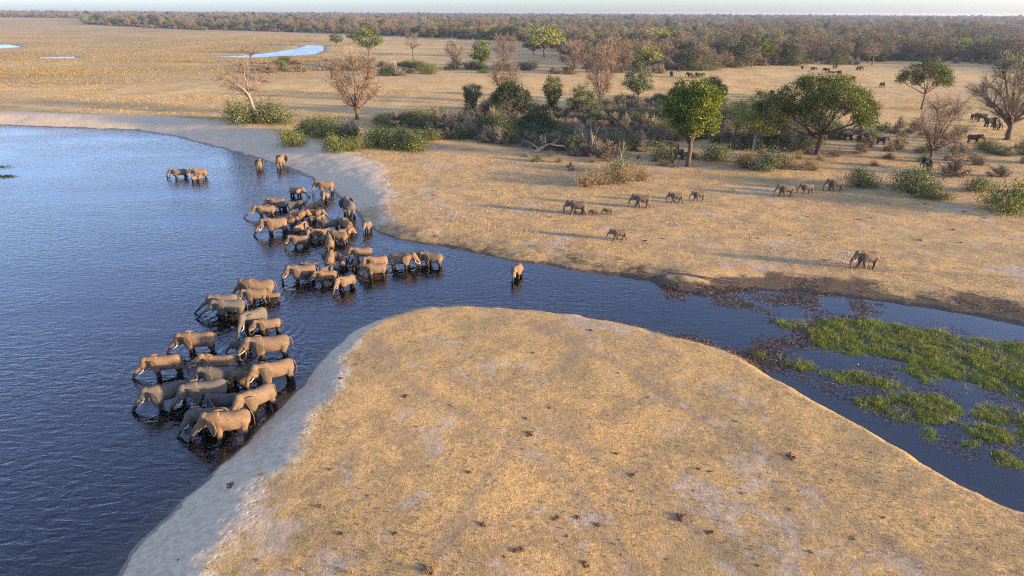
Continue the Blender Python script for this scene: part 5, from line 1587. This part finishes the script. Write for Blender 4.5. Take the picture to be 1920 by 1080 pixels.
# plant litter and broken stalks on mud and water
def litter(poly, n, name, label, zmin=0.004, s=1.0):
    P = plan(poly)
    lo, hi = P.min(0), P.max(0)
    x, y = gr.uniform(lo[0], hi[0], n), gr.uniform(lo[1], hi[1], n)
    q = seg_dist(np.column_stack([x, y]), P)
    cl = fbm(x, y, 3.0, 4, 99)
    ok = (q < 0) & (cl + gr.uniform(-.25, .25, n) > .0)
    x, y = x[ok], y[ok]
    z = np.maximum(ground_fields(x, y)[0], 0.0) + zmin
    a = gr.uniform(0, 6.28, len(x))
    D = np.column_stack([np.cos(a), np.sin(a), gr.uniform(-.02, .35, len(x))]); D /= np.linalg.norm(D, axis=1, keepdims=True)
    V, Q, T, _, _ = twig_arrays(np.column_stack([x, y, z]), D, .30 * s, .022 * s, gr)
    V[:, 2] = np.maximum(V[:, 2], 0.006)
    tag(link(name, mesh_np(name, V, tris=T, quads=Q, mat=M_LITTER)), label, None, None, 'stuff')
litter([(1235, 535), (1380, 542), (1560, 552), (1680, 575), (1640, 600), (1530, 602), (1520, 690), (1440, 695), (1380, 672), (1430, 620), (1450, 592), (1380, 578), (1250, 560)], 60000, 'floating_litter', 'brown broken stalks and litter floating in the backwater')
litter([(1420, 595), (1560, 585), (1760, 605), (1930, 640), (1930, 880), (1800, 860), (1620, 770), (1470, 705), (1400, 675)], 42000, 'weed_litter', 'dark broken stems and scum between the marsh mats', s=.8)
litter([(1080, 590), (1200, 606), (1300, 628), (1400, 660), (1440, 700), (1400, 690), (1330, 655), (1250, 632), (1150, 610)], 16000, 'shore_litter', 'dark plant litter along the edge of the near point')
litter([(690, 425), (800, 455), (950, 482), (1220, 518), (1400, 535), (1700, 560), (1920, 600), (1920, 570), (1700, 540), (1400, 515), (1200, 500), (950, 465), (800, 440)], 60000, 'bank_litter', 'brown litter strewn along the muddy far bank')

# crumbs of dung and trampled stalks all over the point
x, y = rand_az(9000, 26, 75, -30, 45, gr, 2)
z, sd, bw, bh, sn, md, marsh, t = ground_fields(x, y)
ok = (t > .6) & (fbm(x, y, 7, 3, 111) + gr.uniform(-.4, .4, len(x)) > .1) & (y < 62)
x, y, z = x[ok], y[ok], z[ok]
V, Q = leaf_arrays(np.column_stack([x, y, z + .02]), .05, gr, .8)
tag(link('trampled_litter', mesh_np('trampled_litter', V, quads=Q, mat=M_LITTER)), 'dark crumbs of dung and trampled stalks strewn over the near point', None, None, 'stuff')
# dung: every heap its own object
def dung_mesh(seed, n):
    rng = random.Random(seed)
    bm = bmesh.new()
    for i in range(n):
        r = rng.uniform(.05, .10)
        res = bmesh.ops.create_icosphere(bm, subdivisions=1, radius=r)
        c = Vector((rng.gauss(0, .05 + .006 * n), rng.gauss(0, .05 + .006 * n), r * rng.uniform(.5, 1.1)))
        for v in res['verts']:
            v.co = Vector((v.co.x * rng.uniform(.8, 1.25), v.co.y * rng.uniform(.8, 1.25), v.co.z * .75)) + c
    me = bpy.data.meshes.new('dung_pile')
    bm.to_mesh(me); bm.free()
    me.materials.append(M_DUNG)
    return me
DM = [dung_mesh(k, n) for k, n in ((1, 3), (2, 6), (3, 10), (4, 15))]
DUNG = [(760, 742, 2), (848, 763, 1), (995, 815, 3), (1485, 857, 3), (1275, 970, 3), (1330, 1000, 2), (975, 1030, 2), (945, 1045, 1), (1045, 970, 2), (805, 1068, 3), (1155, 850, 1), (1110, 620, 2), (1330, 885, 2), (1185, 893, 2),
        (845, 760, 1), (985, 785, 1), (1030, 765, 1), (1085, 970, 1), (1062, 1005, 0), (1055, 1020, 0), (880, 705, 1), (870, 640, 0), (835, 770, 0), (940, 745, 0), (1160, 700, 1), (1000, 662, 1), (880, 885, 1), (845, 852, 0),
        (700, 690, 1), (735, 690, 0), (640, 710, 1), (430, 910, 2), (490, 890, 1), (480, 1050, 0), (335, 1050, 0), (780, 800, 0), (1120, 985, 1), (1300, 920, 0), (1390, 925, 0), (1310, 880, 1), (1440, 800, 0), (1380, 790, 0),
        (1520, 1035, 1), (1655, 970, 1), (1600, 1010, 0), (1420, 1060, 1), (1165, 1040, 1), (1250, 1050, 0), (640, 1000, 1), (560, 1010, 0), (600, 950, 1), (690, 930, 0), (740, 1000, 1), (620, 880, 0), (1720, 985, 0), (1010, 900, 0),
        (515, 738, 2), (905, 985, 1), (1215, 745, 0), (1320, 720, 1), (1100, 1060, 2), (1480, 955, 0), (1560, 900, 0), (770, 640, 0), (820, 690, 0)]
DSORT = {}
for i, (px, py, k) in enumerate(DUNG):
    o = link('dung_pile', DM[k])
    p = at_ground(px, py)
    o.location = p - Vector((0, 0, .03))
    s = gr.uniform(.6, 1.45) * (.8 if k < 2 else 1.0)
    o.scale = (s * 1.15, s, s * .75)
    o.rotation_euler.z = gr.uniform(0, 6.28)
    tag(o, None, 'dung', 'dung on the near point')
    DSORT.setdefault(('upper third', 'middle third', 'lowest third')[0 if py < 760 else 1 if py < 930 else 2] + ' of the near point', []).append((px, o))
for k in range(60):
    px, py = vr.uniform(780, 1900), vr.uniform(335, 500)
    if py > 430 + (px - 780) * .08: continue
    o = link('dung_pile', DM[vr.choice((1, 2, 3))])
    o.location = at_ground(px, py) - Vector((0, 0, .03))
    s = vr.uniform(.7, 1.3)
    o.scale = (s, s, s * .8)
    o.rotation_euler.z = vr.uniform(0, 6.28)
    tag(o, None, 'dung', 'dung on the far bank')
    DSORT.setdefault(('upper' if py < 375 else 'lower') + ' half of the dry far bank', []).append((px, o))
for where, L in DSORT.items():
    L.sort(key=lambda t: t[0])
    for i, (_, o) in enumerate(L):
        o['label'] = '%sdung heap from the left on the %s' % (ordinal(i) or 'first ', where)
# golden grass tufts at the bottom of the frame
for (px, py, s) in ((805, 1072, 1.0), (660, 1075, .8)):
    p = at_ground(px, py)
    V, T = blades(np.zeros((1, 2)), np.zeros(1), 70, np.array([.45]), np.array([.01]), .12, gr, .9)
    o = link('grass_tuft', mesh_np('grass_tuft', V, tris=T, mat=M_GOLDGRASS))
    o.location = p; o.scale = (s, s, s)
    tag(o, 'golden grass tuft %s at the lower picture rim' % ('beside a large dung heap' if px > 700 else 'without dung'), 'grass tuft', None)

# ------------------------------------------------------------------ haze
def build_haze():
    bm = bmesh.new()
    bmesh.ops.create_cube(bm, size=1)
    me = bpy.data.meshes.new('haze')
    bm.to_mesh(me); bm.free()
    m = bpy.data.materials.new('haze_air')
    m.use_nodes = True
    nt = m.node_tree
    nt.nodes.remove(nt.nodes['Principled BSDF'])
    pv = nt.nodes.new('ShaderNodeVolumePrincipled')
    pv.inputs['Color'].default_value = (0.70, 0.80, 0.95, 1)
    pv.inputs['Density'].default_value = 0.00008
    pv.inputs['Anisotropy'].default_value = 0.5
    nt.links.new(pv.outputs[0], nt.nodes['Material Output'].inputs['Volume'])
    me.materials.append(m)
    o = link('haze', me)
    o.scale = (24000, 11600, 48.5)
    o.location = (0, 5300, -4.5 + 48.5 / 2)
    tag(o, 'thin blue evening haze over the river plain', None, None, 'stuff')
    return o
HAZE = build_haze()
